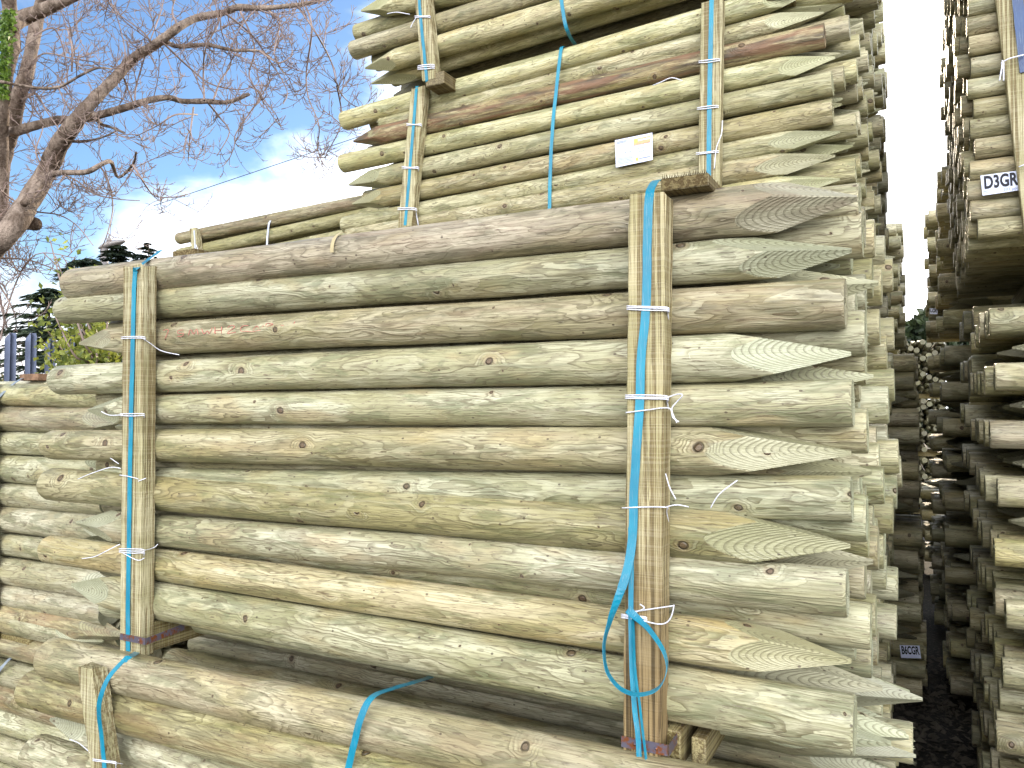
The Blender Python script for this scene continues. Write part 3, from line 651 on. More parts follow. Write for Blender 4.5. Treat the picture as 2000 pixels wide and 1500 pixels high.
lsl = bundle('lower left corner bundle of old posts, under the bundle at the left edge', -4.9, -2.72, YS-.02, .1, 7, 6, .103, 'lo', None, 41, 2, jx=.05, mats=[MP, MPW])
strapo(lsl, [U(-10, 1320, YS-.03), U(8, 1298, YS-.025), U(30, 1278, YS+.03), U(60, 1262, YS+.12)], .016, (1, 0, 0), MSG)

# ================================================================== second stack: label bundle and the one above
Y2 = 2.6
sec = thing('post_bundle', 'upper bundle of slim posts carrying a white and orange delivery note, one dark stained post', 'post bundle', (-1.2, Y2, 2.3), GRP)
R2 = .0395
# (left x, y at 850, y at 1420, right x, tip, spin, k, mat, rs)
rowsB = [(672, 187, 26, 1600, 'r', .55, 1, MPS, 1.0), (800, 212, 68, 1612, 'r', .1, 2, MPS, .95), (690, 240, 112, 1614, 'l', .2, 3, MPD, .98), (672, 281, 158, 1634, 'r', .5, 4, MPS, .98),
         (682, 326, 206, 1628, 'l', .1, 5, MPS, 1.03), (690, 368, 257, 1628, 'l', .3, 6, MPS, 1.0), (676, 407, 300, 1642, 'r', .2, 7, MPS, .93), (684, 432, 338, 1632, 'r', .4, 8, MPS, 1.0), (684, 470, 383, 1640, 'r', .4, 9, MPS, 1.0)]
for i, (xl, ya, yb, xr, tip, spin, k, m, rs) in enumerate(rowsB):
    A = U(850, ya, Y2+R2); B = U(1420, yb, Y2+R2); dd = (B-A)/(B.x-A.x); a = A+dd*(U(xl, 300, Y2+R2).x-A.x); b_ = A+dd*(U(xr, 300, Y2+R2).x-A.x)
    yo = .025 if i == 1 else 0
    a.y += yo; b_.y += yo
    if i == 1: a = A+dd*(-2.0-A.x); a.y += yo
    P, Q = (a, b_) if tip == 'r' else (b_, a); post(sec, P, Q, R2*rs, spin, 'hi', k, m)
def zline(x, i):
    A = U(850, rowsB[i][1], Y2+R2); B = U(1420, rowsB[i][2], Y2+R2); return A.z+(B.z-A.z)*(x-A.x)/(B.x-A.x)
rng = random.Random(77)
for c in range(1, 11):
    for r in range(9):
        o_ = (.04 if c % 2 else 0)*(0 if r == 0 else 1); x1 = -.20+rng.uniform(-.03, .03)+c*.006; x0 = x1-1.9+rng.uniform(-.02, .02)
        P, Q = Vector((x0, Y2+R2+c*.074, zline(x0, r)+o_)), Vector((x1, Y2+R2+c*.074, zline(x1, r)+o_))
        if (r+c) % 2: P, Q = Q, P
        post(sec, P, Q, .0385*rng.uniform(.95, 1.04), rng.uniform(0, 3), 'hi' if c < 3 else 'lo', rng.randrange(99), MPS)
yb2 = Y2-.042
batten(sec, (803, 172), (776, 445), .066, .04, yb2); batten(sec, (1369, 5), (1363, 372), .07, .04, yb2)
strapo(sec, [U(815, 172, yb2+.02), U(813, 180, yb2-.002), U(803, 300, yb2-.002), U(791, 440, yb2-.002)], .013)
strapo(sec, [U(1391, -20, yb2+.02), U(1390, 0, yb2-.002), U(1386, 180, yb2-.002), U(1384, 372, yb2-.002)], .015)
strapo(sec, [U(1100, 92, Y2+.02), U(1095, 100, Y2-.001), U(1086, 180, Y2-.004), U(1079, 250, Y2-.004), U(1075, 330, Y2-.004), U(1073, 410, Y2-.004)], .0135)
for y, xl, xr in ((243, 796, 823), (327, 787, 817), (408, 779, 813)): tie(sec, y, xl, xr, yb2, 2, sl=1, back=.04, r=.0018)
for y, xl, xr in ((121, 1367, 1405), (212, 1364, 1402), (300, 1362, 1402)): tie(sec, y, xl, xr, yb2, 2, sl=-4, back=.04, r=.0018)
tube_obj(sec, 'twine', MTW, [[U(1411, 236, yb2), U(1409, 262, yb2-.01), U(1399, 290, yb2-.01), U(1395, 330, yb2-.005)], [U(1275, 167, Y2-.01), U(1292, 160, Y2-.02), U(1312, 152, Y2-.02), U(1333, 158, Y2-.005)]], .0018)
# delivery note
TL, TR, BR, BL = U(1201, 274, Y2-.012), U(1274, 259, Y2-.012), U(1275, 312, Y2-.014), U(1203, 327, Y2-.014)
note = sheet(sec, 'delivery_note', MPAP2, TL, TR, BR, BL, 0)
def onote(u, v, e=.0018): return TL.lerp(TR, u).lerp(BL.lerp(BR, u), v)+Vector((0, -e, 0))
def qd(b, u0, v0, u1, v1, e=.0018): b.add([onote(u0, v0, e), onote(u0, v1, e), onote(u1, v1, e), onote(u1, v0, e)], [(0, 1, 2, 3)])
b = MB(); qd(b, .50, .10, .95, .34); b.build('printed_box', MORG, note)
b = MB(); qd(b, .53, .13, .60, .26, .0024); qd(b, .55, .80, .62, .92, .0024); b.build('printed_emblem', MYEL, note)
b = MB()
for v in (.28, .42, .52, .62): qd(b, .04, v, .46, v+.012)
for v in (.46, .60): qd(b, .52, v, .95, v+.012)
for u in (.28, .40, .64, .75): qd(b, u, .44, u+.01, .62)
for v in (.70, .75, .80, .85, .90): qd(b, .05, v, .48 if v > .7 else .6, v+.014)
qd(b, .64, .84, .95, .87); qd(b, .05, .08, .34, .10); qd(b, .05, .13, .3, .15)
b.build('printed_lines', MGREY, note)
ux = (TR-TL).normalized(); uy = (TL-BL).normalized()
b = MB(); [qd(b, .63+i*.035, .15+(i % 2)*.01, .655+i*.035, .22, .0024) for i in range(9)]; b.build('printed_heading', MWHI, note)

# the bundle on top
Y3 = 2.56
top = thing('post_bundle', 'topmost slim post bundle crossing the upper edge, on a bearer above the delivery note bundle', 'post bundle', (-1.2, Y3, 3.05), GRP)
rowsC = [(706, 20, -105, 1640, 'l', .1, 6), (702, 55, -68, 1640, 'r', .2, 2), (712, 103, -12, 1640, 'l', .5, 9)]
rl = [(706, 22, 850, -14), (692, 98, 850, 56), (714, 135, 850, 103), (716, -20, 850, -58), (706, -62, 850, -104), (712, -104, 850, -150)]
for i, (xa, ya, xb, yb) in enumerate(rl):
    A = U(xa, ya, Y3+R2); B = U(xb, yb, Y3+R2); dd = (B-A)/(B.x-A.x)
    dd.z = (U(1350, (-50, -0, -0, -90, -140, -190)[i]+(0, -62, -14, 0, 0, 0)[i]-40, Y3+R2).z-A.z)/(U(1350, 0, Y3+R2).x-A.x)
    b_ = A+dd*1.9; P, Q = (b_, A) if i in (0, 2, 5) else (A, b_)
    post(top, P, Q, R2*(.98, 1.02, 1.06, 1, 1, 1)[i], (.1, .3, .75, .2, .2, 0)[i], 'hi', i+4, MPS)
post(top, U(700, 66, Y3+.11), U(700, 66, Y3+.11)+Vector((1.9, 0, .09)), R2, .2, 'hi', 7, MPS)
rng = random.Random(91); Bz = U(714, 135, Y3+R2)
for c in range(1, 10):
    for r in range(9):
        z = Bz.z+r*.079-(.038 if c % 2 else 0)+.01; x0 = Bz.x+rng.uniform(-.03, .05)+.0*c
        P, Q = Vector((x0, Y3+R2+c*.074, z)), Vector((x0+1.92, Y3+R2+c*.074, z+.1))
        if (r+c) % 2: P, Q = Q, P
        post(top, P, Q, .0385*rng.uniform(.95, 1.04), rng.uniform(0, 3), 'hi' if c < 3 else 'lo', rng.randrange(99), MPS)
batten(top, (806, -40), (824, 158), .066, .04, Y3-.042)
strapo(top, [U(816, -40, Y3-.0445), U(822, 40, Y3-.0445), U(833, 150, Y3-.0445), U(834, 158, Y3-.02)], .013)
strapo(top, [U(1094, -30, Y3-.004), U(1099, 20, Y3-.004), U(1108, 60, Y3+.01), U(1122, 86, Y3+.09), U(1140, 110, Y3+.2)], .0135)
q = U(836, 152, Y3-.04); b = MB(); b.box((q.x-.012, Y3-.04, q.z-.035), (.085, 0, 0), (0, .78, 0), (0, 0, .05), .003); b.build('bearer', MBYD, top)
q2 = q+Vector((1.25, 0, .07)); b = MB(); b.box((q2.x, Y3+.04, q2.z-.035), (.085, 0, 0), (0, .7, 0), (0, 0, .05), .003); b.build('bearer', MBYD, top)
tie(top, 33, 812, 840, Y3-.042, 2, sl=0, back=.02, r=.0018, tail=[[U(756, 27, Y3-.01), U(775, 24, Y3-.02), U(800, 28, Y3-.03)], [U(812, 36, Y3-.05), U(806, 45, Y3-.05), U(802, 54, Y3-.05)]])
tie(top, 132, 818, 848, Y3-.042, 3, sl=-2, back=.02, r=.002)
# hidden supports under the second stack, their ends show in the alley
SPL = [MPS, MPS, MP]
bundle('slim post bundle directly under the delivery note bundle, behind the largest bundle', -2.1, -.19, Y2, 1.62, 7, 10, .08, 'lo', None, 101, 0, jx=.03, mats=SPL)
bundle('slim post bundle third from the top behind the largest bundle, ends facing the alley', -2.1, -.16, Y2, .88, 8, 10, .08, 'lo', None, 102, 0, jx=.035, mats=SPL)
bundle('slim post bundle on the ground behind the largest bundle', -2.1, -.13, Y2, .1, 8, 10, .08, 'lo', None, 103, 0, jx=.04, mats=SPL)

# third stack
for i, (z, lab) in enumerate([(.1, 'thick post bundle on the ground, third stack from the front'), (1.08, 'thick post bundle second from the ground, third stack from the front'), (2.06, 'thick post bundle third from the ground, behind the delivery note bundle'), (3.06, 'highest thick post bundle, reaching past the top edge beside the bright sky gap')]):
    bundle(lab, -2.3, (-.165, -.15, -.145, -.155)[i], 3.62, z, 9, 10, .1, 'lo', None, 200+i, 2, jx=.03, mats=[MP, MP, MPS])
for (px, py, Y, L_) in ((1803, 437, 4.75, .9), (1775, 408, 4.6, .8)):
    pass
# fourth stack with the code label; fifth beyond
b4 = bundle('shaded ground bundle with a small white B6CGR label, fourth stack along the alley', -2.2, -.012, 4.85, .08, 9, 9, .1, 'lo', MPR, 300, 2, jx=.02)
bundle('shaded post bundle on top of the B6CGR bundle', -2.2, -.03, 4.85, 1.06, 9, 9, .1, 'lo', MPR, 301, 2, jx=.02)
bundle('sunlit post bundle on the ground, fifth stack along the alley', -2.2, -.09, 6.2, .1, 9, 8, .1, 'lo', None, 302, 0, jx=.03)
bundle('sunlit post bundle second from the ground, fifth stack along the alley', -2.2, -.11, 6.2, 1.1, 9, 8, .1, 'lo', None, 303, 0, jx=.03)
bundle('sunlit post bundle on top of the fifth stack, against the white sky', -2.2, -.12, 6.2, 2.1, 9, 8, .1, 'lo', None, 304, 0, jx=.03)

def code_label(parent, text, TLp, TRp, BRp, BLp, Y, small=None, xs=.62, bold=.035, hs=.62):
    a, b_, c, d_ = U(*TLp, Y), U(*TRp, Y), U(*BRp, Y), U(*BLp, Y)
    s_ = sheet(parent, 'code_label', MPAP2, a, b_, c, d_, 0)
    ux = (b_-a).normalized(); uy = (a-d_).normalized(); W = (b_-a).length; H = (a-d_).length
    h = H*hs/.72; org = d_+uy*(H*(1-hs-.05))+ux*W*.06+Vector((0, -.0016, 0))
    o = text_mesh(text, 'lettering', MINK, s_, org, ux, uy, h, bold, 1)
    mx_ = max(((v.co-org).dot(ux) for v in o.data.vertices)); k = W*.9/mx_
    for v in o.data.vertices:
        r_ = (v.co-org).dot(ux); v.co = v.co+ux*(r_*k-r_)
    if small:
        for tt, uo in small: text_mesh(tt, 'small_print', MGREY, s_, d_+uy*H*.10+ux*W*uo+Vector((0, -.0016, 0)), ux, uy, H*.2, .01, 1)
    return s_
for i, (z, l) in enumerate([(.1, 'added sun-blocking bundle on the ground, sixth stack along the alley'), (1.1, 'added sun-blocking middle bundle, sixth stack along the alley'), (2.1, 'added sun-blocking top bundle, sixth stack along the alley')]): bundle(l, -2.2, -.2, 8.2, z, 9, 8, .1, 'lo', None, 305+i, 0, jx=.02)  # sixth stack added to keep the sun off the alley floor
code_label(b4, 'B6CGR', (1757, 1260), (1796, 1261), (1799, 1286), (1760, 1285), 4.845)

# ================================================================== far side of the alley (right)
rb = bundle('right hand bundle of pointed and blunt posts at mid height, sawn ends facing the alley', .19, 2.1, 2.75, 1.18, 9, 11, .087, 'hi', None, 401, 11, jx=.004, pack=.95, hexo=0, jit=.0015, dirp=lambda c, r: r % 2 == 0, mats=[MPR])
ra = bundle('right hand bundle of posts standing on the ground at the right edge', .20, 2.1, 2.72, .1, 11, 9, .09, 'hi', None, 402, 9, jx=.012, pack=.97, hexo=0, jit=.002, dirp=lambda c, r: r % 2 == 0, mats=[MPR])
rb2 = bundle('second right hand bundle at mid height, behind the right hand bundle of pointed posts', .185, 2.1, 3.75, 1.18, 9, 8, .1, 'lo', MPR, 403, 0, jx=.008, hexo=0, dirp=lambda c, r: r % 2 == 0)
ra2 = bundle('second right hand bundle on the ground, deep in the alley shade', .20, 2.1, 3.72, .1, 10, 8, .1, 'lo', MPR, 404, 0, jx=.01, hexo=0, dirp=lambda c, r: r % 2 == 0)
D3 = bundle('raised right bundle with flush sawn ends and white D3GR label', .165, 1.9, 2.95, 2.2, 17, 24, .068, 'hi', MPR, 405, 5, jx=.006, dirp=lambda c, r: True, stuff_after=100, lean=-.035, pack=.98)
code_label(D3, 'D3GR', (1915, 343), (1990, 333), (1994, 371), (1919, 382), 2.935, small=[('PC', .03), ('203 ppp', .55)])
b = MB(); A = U(1941, -30, 2.92); B = U(2004, 480, 2.92); up = A-B; b.box(B, (.062, 0, 0), (0, .03, 0), up, .003); b.build('batten', MBZ, D3)
strapo(D3, [U(1984, -40, 2.915), U(1992, 40, 2.915), U(2003, 140, 2.915)], .03, (1, 0, 0), MSB)
tube_obj(D3, 'twine', MTW, [[U(1955, 124, 2.905), U(1970, 115, 2.90), U(2000, 107, 2.905)], [U(1958, 118, 2.905), U(1956, 135, 2.9), U(1952, 158, 2.9)], [U(1960, 120, 2.905), U(1960, 140, 2.9), U(1960, 158, 2.9)], [U(1990, 326, 2.905), U(2005, 320, 2.9)]], .0022)
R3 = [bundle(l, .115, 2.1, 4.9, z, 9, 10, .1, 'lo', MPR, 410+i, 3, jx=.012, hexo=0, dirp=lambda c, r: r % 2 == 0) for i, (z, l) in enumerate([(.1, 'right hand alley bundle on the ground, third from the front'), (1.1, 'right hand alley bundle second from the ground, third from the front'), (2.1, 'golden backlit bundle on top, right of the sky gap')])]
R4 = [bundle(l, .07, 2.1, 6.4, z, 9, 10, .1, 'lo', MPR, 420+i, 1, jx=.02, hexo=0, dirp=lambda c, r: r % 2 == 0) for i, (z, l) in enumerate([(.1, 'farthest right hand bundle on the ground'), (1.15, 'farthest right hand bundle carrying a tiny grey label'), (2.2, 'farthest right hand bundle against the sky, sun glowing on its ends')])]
code_label(R4[1], 'LGR', (1816, 602), (1831, 603), (1831, 614), (1816, 613), 6.39)
# far stacks seen end on
for i, (x, z, l) in enumerate([(-.5, .1, 'far stack of end-on posts, lowest bundle'), (-.5, 1.0, 'far stack of end-on posts, middle bundle'), (-.5, 1.9, 'far stack of end-on posts, top bundle below the dark hedge'), (.36, .1, 'far end-on bundle at the alley end, right of the far stack')]):
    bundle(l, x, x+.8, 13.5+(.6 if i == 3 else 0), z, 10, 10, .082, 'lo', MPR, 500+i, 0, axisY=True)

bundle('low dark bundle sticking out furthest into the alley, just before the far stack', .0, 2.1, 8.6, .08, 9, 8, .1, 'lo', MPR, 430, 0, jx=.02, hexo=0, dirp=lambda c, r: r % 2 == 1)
bundle('seventh stack along the alley, added ground bundle blocking the sun', -2.2, -.2, 9.7, .1, 9, 9, .1, 'lo', None, 431, 0, jx=.02)  # seventh stack, both bundles added to block low sun from the floor
bundle('seventh stack along the alley, added upper bundle blocking the sun', -2.2, -.2, 9.7, 1.1, 9, 9, .1, 'lo', None, 432, 0, jx=.02)
# small bundle behind, left of the second stack
YF = 3.62
fb = thing('post_bundle', 'small low bundle of slim posts with a white strap, rising behind the largest bundle', 'post bundle', (-3.4, YF, 2.5), GRP)
for i, (a, b_) in enumerate((((350, 466), (690, 398)), ((352, 496), (690, 424)))):
    A = U(*a, YF+.038); B = U(*b_, YF+.038); B = A+(B-A)*1.28; post(fb, A, B, .038, .3, 'hi', 7, MPS) if i else post(fb, A, B, .04, .3, 'hi', 3, MPW)
    for c in range(1, 5): post(fb, A+Vector((.05, c*.076, -.0)), B+Vector((0, c*.076, 0)), .038, c, 'lo', c, MPS)
A = U(352, 525, YF+.038); B = U(690, 455, YF+.038)
for c in range(0, 5): post(fb, A+Vector((0, c*.076, 0)), B+Vector((.1, c*.076, 0)), .038, c, 'lo', c, MPS)
batten(fb, (369, 447), (378, 520), .062, .04, YF-.042)
strapo(fb, [U(379, 450, YF-.045), U(382, 500, YF-.045), U(383, 520, YF-.045)], .01, (1, 0, 0), MSW)
strapo(fb, [U(548, 414, YF+.12), U(540, 420, YF+.04), U(527, 433, YF-.001), U(523, 455, YF-.003), U(521, 490, YF-.002), U(520, 500, YF+.0)], .014, (1, 0, 0), MSW)
tube_obj(fb, 'twine', MTW, [[U(383, 478, YF-.05), U(388, 490, YF-.05), U(398, 495, YF-.03), U(392, 494, YF-.05), U(380, 492, YF-.05)]], .0022)
for i, (z, l) in enumerate(((.1, 'ground bundle hidden under the small white strapped bundle'), (.92, 'middle bundle hidden under the small white strapped bundle'), (1.72, 'upper bundle hidden just under the small white strapped bundle'))):
    bundle(l, -4.6, -2.5, YF, z, 8 if i < 2 else 6, 5, .09, 'lo', MPS, 600+i)
#SETTING
# ================================================================== trees, fence, lamp
bark = Mat('bark'); T = bark.n('ShaderNodeTexCoord').outputs['Object']; n = bark.noise(bark.sc(T, (9, 9, 3)), 1., 5., .7); n2 = bark.noise(T, 40., 4., .7)
c = bark.mix(bark.mr(n, .35, .65), (.12, .085, .062), (.35, .275, .22)); c = bark.mix(bark.ma('MULTIPLY', bark.mr(n2, .5, .65), .5), c, (.09, .07, .05)); bark.bump(bark.ma('ADD', n, n2), .8, .03); MBARK = bark.col(c, .85, .2)
MTWG = plain('twig_bark', (.25, .185, .16), .7, .3, var=.3, scale=2)
TD = 7.5
def Z1(x, y, dd=0.): return UD(x*.35, y*.35, TD+dd)
K = .35*TD/FPX
limbs = [
 ([(-330, 3300), (-290, 2400), (-230, 1700), (-90, 1420), (60, 1280), (150, 1140), (260, 960), (330, 810), (430, 670), (520, 560), (640, 440), (740, 330), (850, 260), (920, 210), (1000, 150), (1100, 100), (1250, 70), (1330, 40), (1470, 45), (1700, 20), (1850, -30)], [130, 115, 95, 72, 60, 58, 54, 48, 40, 34, 30, 28, 26, 24, 22, 20, 18, 17, 14, 10, 6], 0),
 ([(-290, 1600), (-150, 1000), (0, 770), (100, 730), (200, 700), (330, 670), (450, 665), (560, 640), (700, 600), (830, 560), (940, 545), (1020, 565), (1150, 565), (1270, 570), (1390, 525)], [60, 40, 29, 27, 26, 24, 23, 22, 20, 18, 16, 15, 16, 11, 10], .4),
 ([(-60, 1400), (10, 900), (60, 740), (100, 550), (150, 400), (190, 200), (220, 60), (250, -80), (290, -260)], [70, 55, 46, 42, 40, 38, 36, 34, 30], .9),
 ([(-140, 1700), (-20, 1250), (0, 900), (10, 600), (40, 400), (70, 250), (60, 100), (40, -80), (20, -300)], [80, 54, 42, 37, 35, 37, 40, 42, 40], .2),
 ([(50, 150), (130, 100), (230, 60), (400, -15), (560, -110)], [40, 42, 38, 30, 25], .2),
 ([(-80, 1400), (0, 1290), (100, 1240), (195, 1250)], [60, 52, 42, 36], .3),
 ([(130, 1140), (250, 1000), (330, 965), (480, 960), (570, 915), (620, 905), (660, 990), (740, 920), (760, 850)], [20, 18, 15, 14, 12, 11, 8, 7, 5], -.2),
 ([(0, 455), (200, 490), (330, 485), (450, 420), (545, 380), (620, 385)], [8, 8, 7, 6, 5, 4], -.6),
 ([(920, 230), (1000, 260), (1150, 250), (1300, 280), (1450, 285), (1520, 330)], [13, 12, 11, 9, 6, 4], .1),
 ([(530, 640), (560, 690), (620, 710), (690, 740)], [16, 11, 8, 7], .4),
 ([(340, 780), (450, 790), (560, 770), (650, 730)], [9, 8, 5, 4], -.2),
]
sub = [
 [(1700, 20), (1740, 160), (1710, 400), (1720, 540), (1780, 700), (1770, 830), (1800, 880), (1830, 860)],
 [(1650, 20), (1760, 180), (1850, 350), (1890, 500), (1960, 580), (2010, 600)], [(1880, 480), (1905, 620), (1895, 720), (1820, 860)],
 [(745, 600), (735, 550), (690, 430), (700, 300), (660, 120), (600, -40)], [(755, 590), (760, 480), (830, 250), (900, 60), (920, -60)],
 [(1140, 560), (1135, 400), (1150, 260), (1220, 120), (1140, 20)], [(1190, 560), (1230, 450), (1290, 340), (1230, 150), (1250, -20)], [(400, 400), (400, 250), (340, 60)],
 [(1165, 580), (1230, 660), (1280, 740), (1210, 870)], [(1080, 600), (1060, 760), (1050, 900)], [(1390, 480), (1460, 530), (1400, 620), (1310, 760), (1330, 820)],
 [(560, 930), (600, 1000), (630, 1150), (600, 1300), (560, 1400)], [(740, 920), (790, 1000), (860, 1090), (960, 1100), (1060, 1080)], [(330, 965), (430, 1010), (520, 1080), (650, 1110), (780, 1120)],
 [(100, 1140), (200, 1180), (330, 1200), (430, 1260), (520, 1370)], [(900, 230), (1060, 380), (1180, 470), (1330, 500), (1420, 480)], [(1250, 70), (1400, 190), (1500, 330), (1600, 500), (1580, 580)],
 [(1330, 40), (1420, 260), (1390, 420), (1460, 540), (1540, 640), (1570, 720)], [(740, 330), (660, 380), (600, 360)], [(850, 260), (800, 180), (640, 60), (560, -60)], [(1000, 150), (960, 60), (1000, -60)],
 [(260, 960), (200, 850), (240, 700), (200, 560)], [(120, 560), (200, 520), (260, 620), (330, 720)], [(150, 400), (240, 300), (420, 330), (560, 350)], [(190, 200), (300, 160), (360, 300), (380, 480)],
 [(0, 1440), (150, 1450), (300, 1500), (380, 1540)], [(0, 1250), (60, 1440), (120, 1560)], [(1470, 45), (1560, 120), (1530, 300), (1590, 420)], [(0, 1060), (110, 1130), (240, 1060), (330, 1180)], [(1100, 640), (980, 640), (880, 700), (760, 760)],
 [(1450, 285), (1560, 350), (1640, 300)], [(0, 1900), (80, 1600), (200, 1420), (420, 1440)], [(0, 1650), (30, 1800), (100, 1950), (140, 2100)], [(-60, 1500), (60, 1700), (90, 1820), (40, 1900)],
]
tree = thing('bare_tree', 'big leafless tree with smooth grey limbs and curling twigs at the upper left', 'tree', tuple(Vector((Z1(-330, 3300).x, Z1(-330, 3300).y, 0))))
bt = MB(); rg = random.Random(4); spine = []
for pts, rad, dd in limbs:
    P = smooth_path([Z1(x, y, dd+.25*math.sin(i*1.3)) for i, (x, y) in enumerate(pts)], 5)
    m = len(P); rr = []
    for i in range(m):
        t = i/(m-1)*(len(rad)-1); a = int(t); b_ = min(a+1, len(rad)-1); rr.append((rad[a]+(rad[b_]-rad[a])*(t-a))*K*rg.uniform(.93, 1.08))
    if P[0].z < .3: P[0].z = -.1
    bt.tube(P, rr, 14); spine.append((P, rr))
bt.build('trunk', MBARK, tree)
tw = MB()
def twig(p, d, L, r0, depth):
    nseg = 6 if depth < 2 else 4; pts = [p]; q = p.copy(); v = d.normalized(); bend = Vector((rg.uniform(-1, 1), rg.uniform(-1, 1), rg.uniform(-.7, .7)))*.34
    for i in range(nseg):
        v = (v+bend*.7+Vector((0, 0, .16 if depth > 0 else .02))+Vector((rg.uniform(-1, 1), rg.uniform(-1, 1), rg.uniform(-1, 1)))*.07).normalized(); q = q+v*L/nseg; pts.append(q)
    tw.tube(pts, r0, 4 if depth == 0 else 3, False, r0*.55)
    return pts
def grow(P, rad, n2, step, l2=(.35, .95)):
    for _ in range(n2):
        i = rg.randrange(1, len(P)-1); t = (P[i+1]-P[i-1]).normalized(); s_ = Vector((rg.uniform(-1, 1), rg.uniform(-1, 1)*.7, rg.uniform(-1, 1)))
        d = (t*.5+s_).normalized(); pts = twig(P[i], d, rg.uniform(*l2), .0052, 0)
        for k in range(1, len(pts)):
            for _ in range(rg.choice((1, 2, 2))):
                a = (pts[k]-pts[k-1]).normalized(); dd = (a*.6+Vector((rg.uniform(-1, 1), rg.uniform(-1, 1), rg.uniform(-1, 1)))*.9).normalized()
                p3 = twig(pts[k], dd, rg.uniform(.1, .3), .0034, 1)
                for kk in (2, 3, 4, 5):
                    if rg.random() < .62:
                        a = (p3[kk]-p3[kk-1]).normalized(); twig(p3[kk], (a+Vector((rg.uniform(-1, 1), rg.uniform(-1, 1), rg.uniform(-.6, 1)))*.8), rg.uniform(.035, .085), .0036, 2)
for q in sub:
    P = smooth_path([Z1(x, y, rg.uniform(-.3, .5)) for x, y in q], 5); tw.tube(P, 5.5*K, 6, False, 2.2*K); L = sum((P[i+1]-P[i]).length for i in range(len(P)-1))
    grow(P, 0, int(L*3.8), 0, (.15, .42))
for P, rr in spine:
    vis = [p for p in P]
    L = sum((P[i+1]-P[i]).length for i in range(len(P)-1))
    Q = [p for p in P if p.z > 2.0]
    if len(Q) > 4: grow(Q, 0, int(L*1.9), 0)
tw.build('twigs', MTWG, tree)
def leaf(b, p, l, w_, rg, up=.3):
    a = Vector((rg.uniform(-1, 1), rg.uniform(-1, 1), rg.uniform(-1, 1)+up)).normalized(); s_ = a.orthogonal().normalized(); s_ = Matrix.Rotation(rg.uniform(0, 6.28), 3, a) @ s_; n = a.cross(s_)
    b.add([p, p+a*l*.45+s_*w_+n*w_*.3, p+a*l, p+a*l*.45-s_*w_+n*w_*.3], [(0, 1, 2), (0, 2, 3)])
def leafmat(name, a, b_, sc=6, tr=.35):
    M = Mat(name); T = M.n('ShaderNodeTexCoord').outputs['Object']; n = M.noise(T, sc, 3.); M.b.inputs['Transmission Weight'].default_value = 0
    M.col(M.mix(M.mr(n, .4, .6), a, b_), .45, .4); t = M.n('ShaderNodeBsdfTranslucent'); t.inputs[0].default_value = tuple(min(1, x*1.6) for x in b_)+(1,); mxs = M.n('ShaderNodeMixShader'); mxs.inputs[0].default_value = tr
    M.l(M.b.outputs[0], mxs.inputs[1]); M.l(t.outputs[0], mxs.inputs[2]); M.l(mxs.outputs[0], M.out.inputs[0]); return M.m
MIVY = leafmat('ivy_leaves', (.015, .04, .008), (.12, .2, .03), 22); MSHR = leafmat('shrub_leaves', (.06, .09, .02), (.24, .27, .05), 14, .4); MCON = leafmat('conifer_needles', (.018, .032, .02), (.06, .085, .045), 5, .12); MHED = leafmat('hedge_leaves', (.015, .025, .012), (.05, .07, .03), 3, .15)
iv = thing('ivy', 'patch of green ivy climbing the tree trunk at the top left corner', 'ivy', tuple(Z1(30, 500, -.1)))
b = MB(); rg = random.Random(8)
for _ in range(1500):
    t = rg.random(); x = 10+50*t**.5*rg.uniform(.2, 1.1)-30*t; y = 60+t*480; x += (1-t)*55*rg.random()
    leaf(b, Z1(x, y, rg.uniform(-.32, .05)), rg.uniform(.03, .055), rg.uniform(.012, .024), rg, -.3)
b.build('ivy_leaves', MIVY, iv); b = MB()
for k in range(3): b.tube(smooth_path([Z1(10+k*14, 560, 0), Z1(30+k*8, 350, -.15), Z1(40+k*10, 150, -.12), Z1(50, 50, -.1)], 4), .008, 5)
b.build('stem', MTWG, iv)
# dark conifer
def conifer(label, px, pyt, dep, hw, seed, n=420, zb=0.):
    rg = random.Random(seed); topp = UD(px, pyt, dep); base = Vector((topp.x, topp.y, 0)); H = topp.z
    t = thing('conifer_tree', label, 'conifer', tuple(base), 'dark conifers behind the fence'); b = MB(); b.tube([base, Vector((base.x+.1, base.y, H*.5)), topp], [.07, .035, .004], 8); b.build('trunk', MBARK, t)
    b = MB()
    for _ in range(n):
        h = H*(1-rg.random()**1.8*.75); rad = hw*(.04+1.25*(1-h/H)**.55)*rg.uniform(.35, 1.2); a = rg.uniform(0, 6.28); p = Vector((base.x, base.y, h)); L = rad; q = p
        d = Vector((math.cos(a), math.sin(a), .32)); m = 7; pts = [p]
        for i in range(m): d.z -= .09; q = q+d*L/m; pts.append(q)
        b.tube(pts, .008, 3, False, .003)
        for i in range(1, m+1):
            for _ in range(6):
                o = pts[i].lerp(pts[i-1], rg.random()); s_ = d.cross(Vector((0, 0, 1))).normalized()*rg.choice((-1, 1)); f = (d*.8+s_*rg.uniform(.3, 1.)+Vector((0, 0, rg.uniform(-.5, .15)))).normalized(); l = rg.uniform(.06, .17)*min(1., .25+rad*1.6)
                w_ = Vector((0, 0, 1)).cross(f).normalized()*.011+Vector((0, 0, rg.uniform(-.012, .012))); b.add([o-w_, o+w_, o+f*l], [(0, 1, 2)])
                k = o+f*l*.4; g2 = (f+s_*.8).normalized(); b.add([k-w_*.7, k+w_*.7, k+g2*l*.5], [(0, 1, 2)])
    b.build('crown', MCON, t); return t
conifer('tall dark conifer rising behind the leafy shrub', 172, 506, 7.0, .85, 1, 190)
conifer('lower dark conifer spreading over the palisade fence', 95, 565, 7.6, .95, 2, 150)
conifer('dark conifer top just behind the street lamp', 232, 480, 8.6, .75, 3, 170)
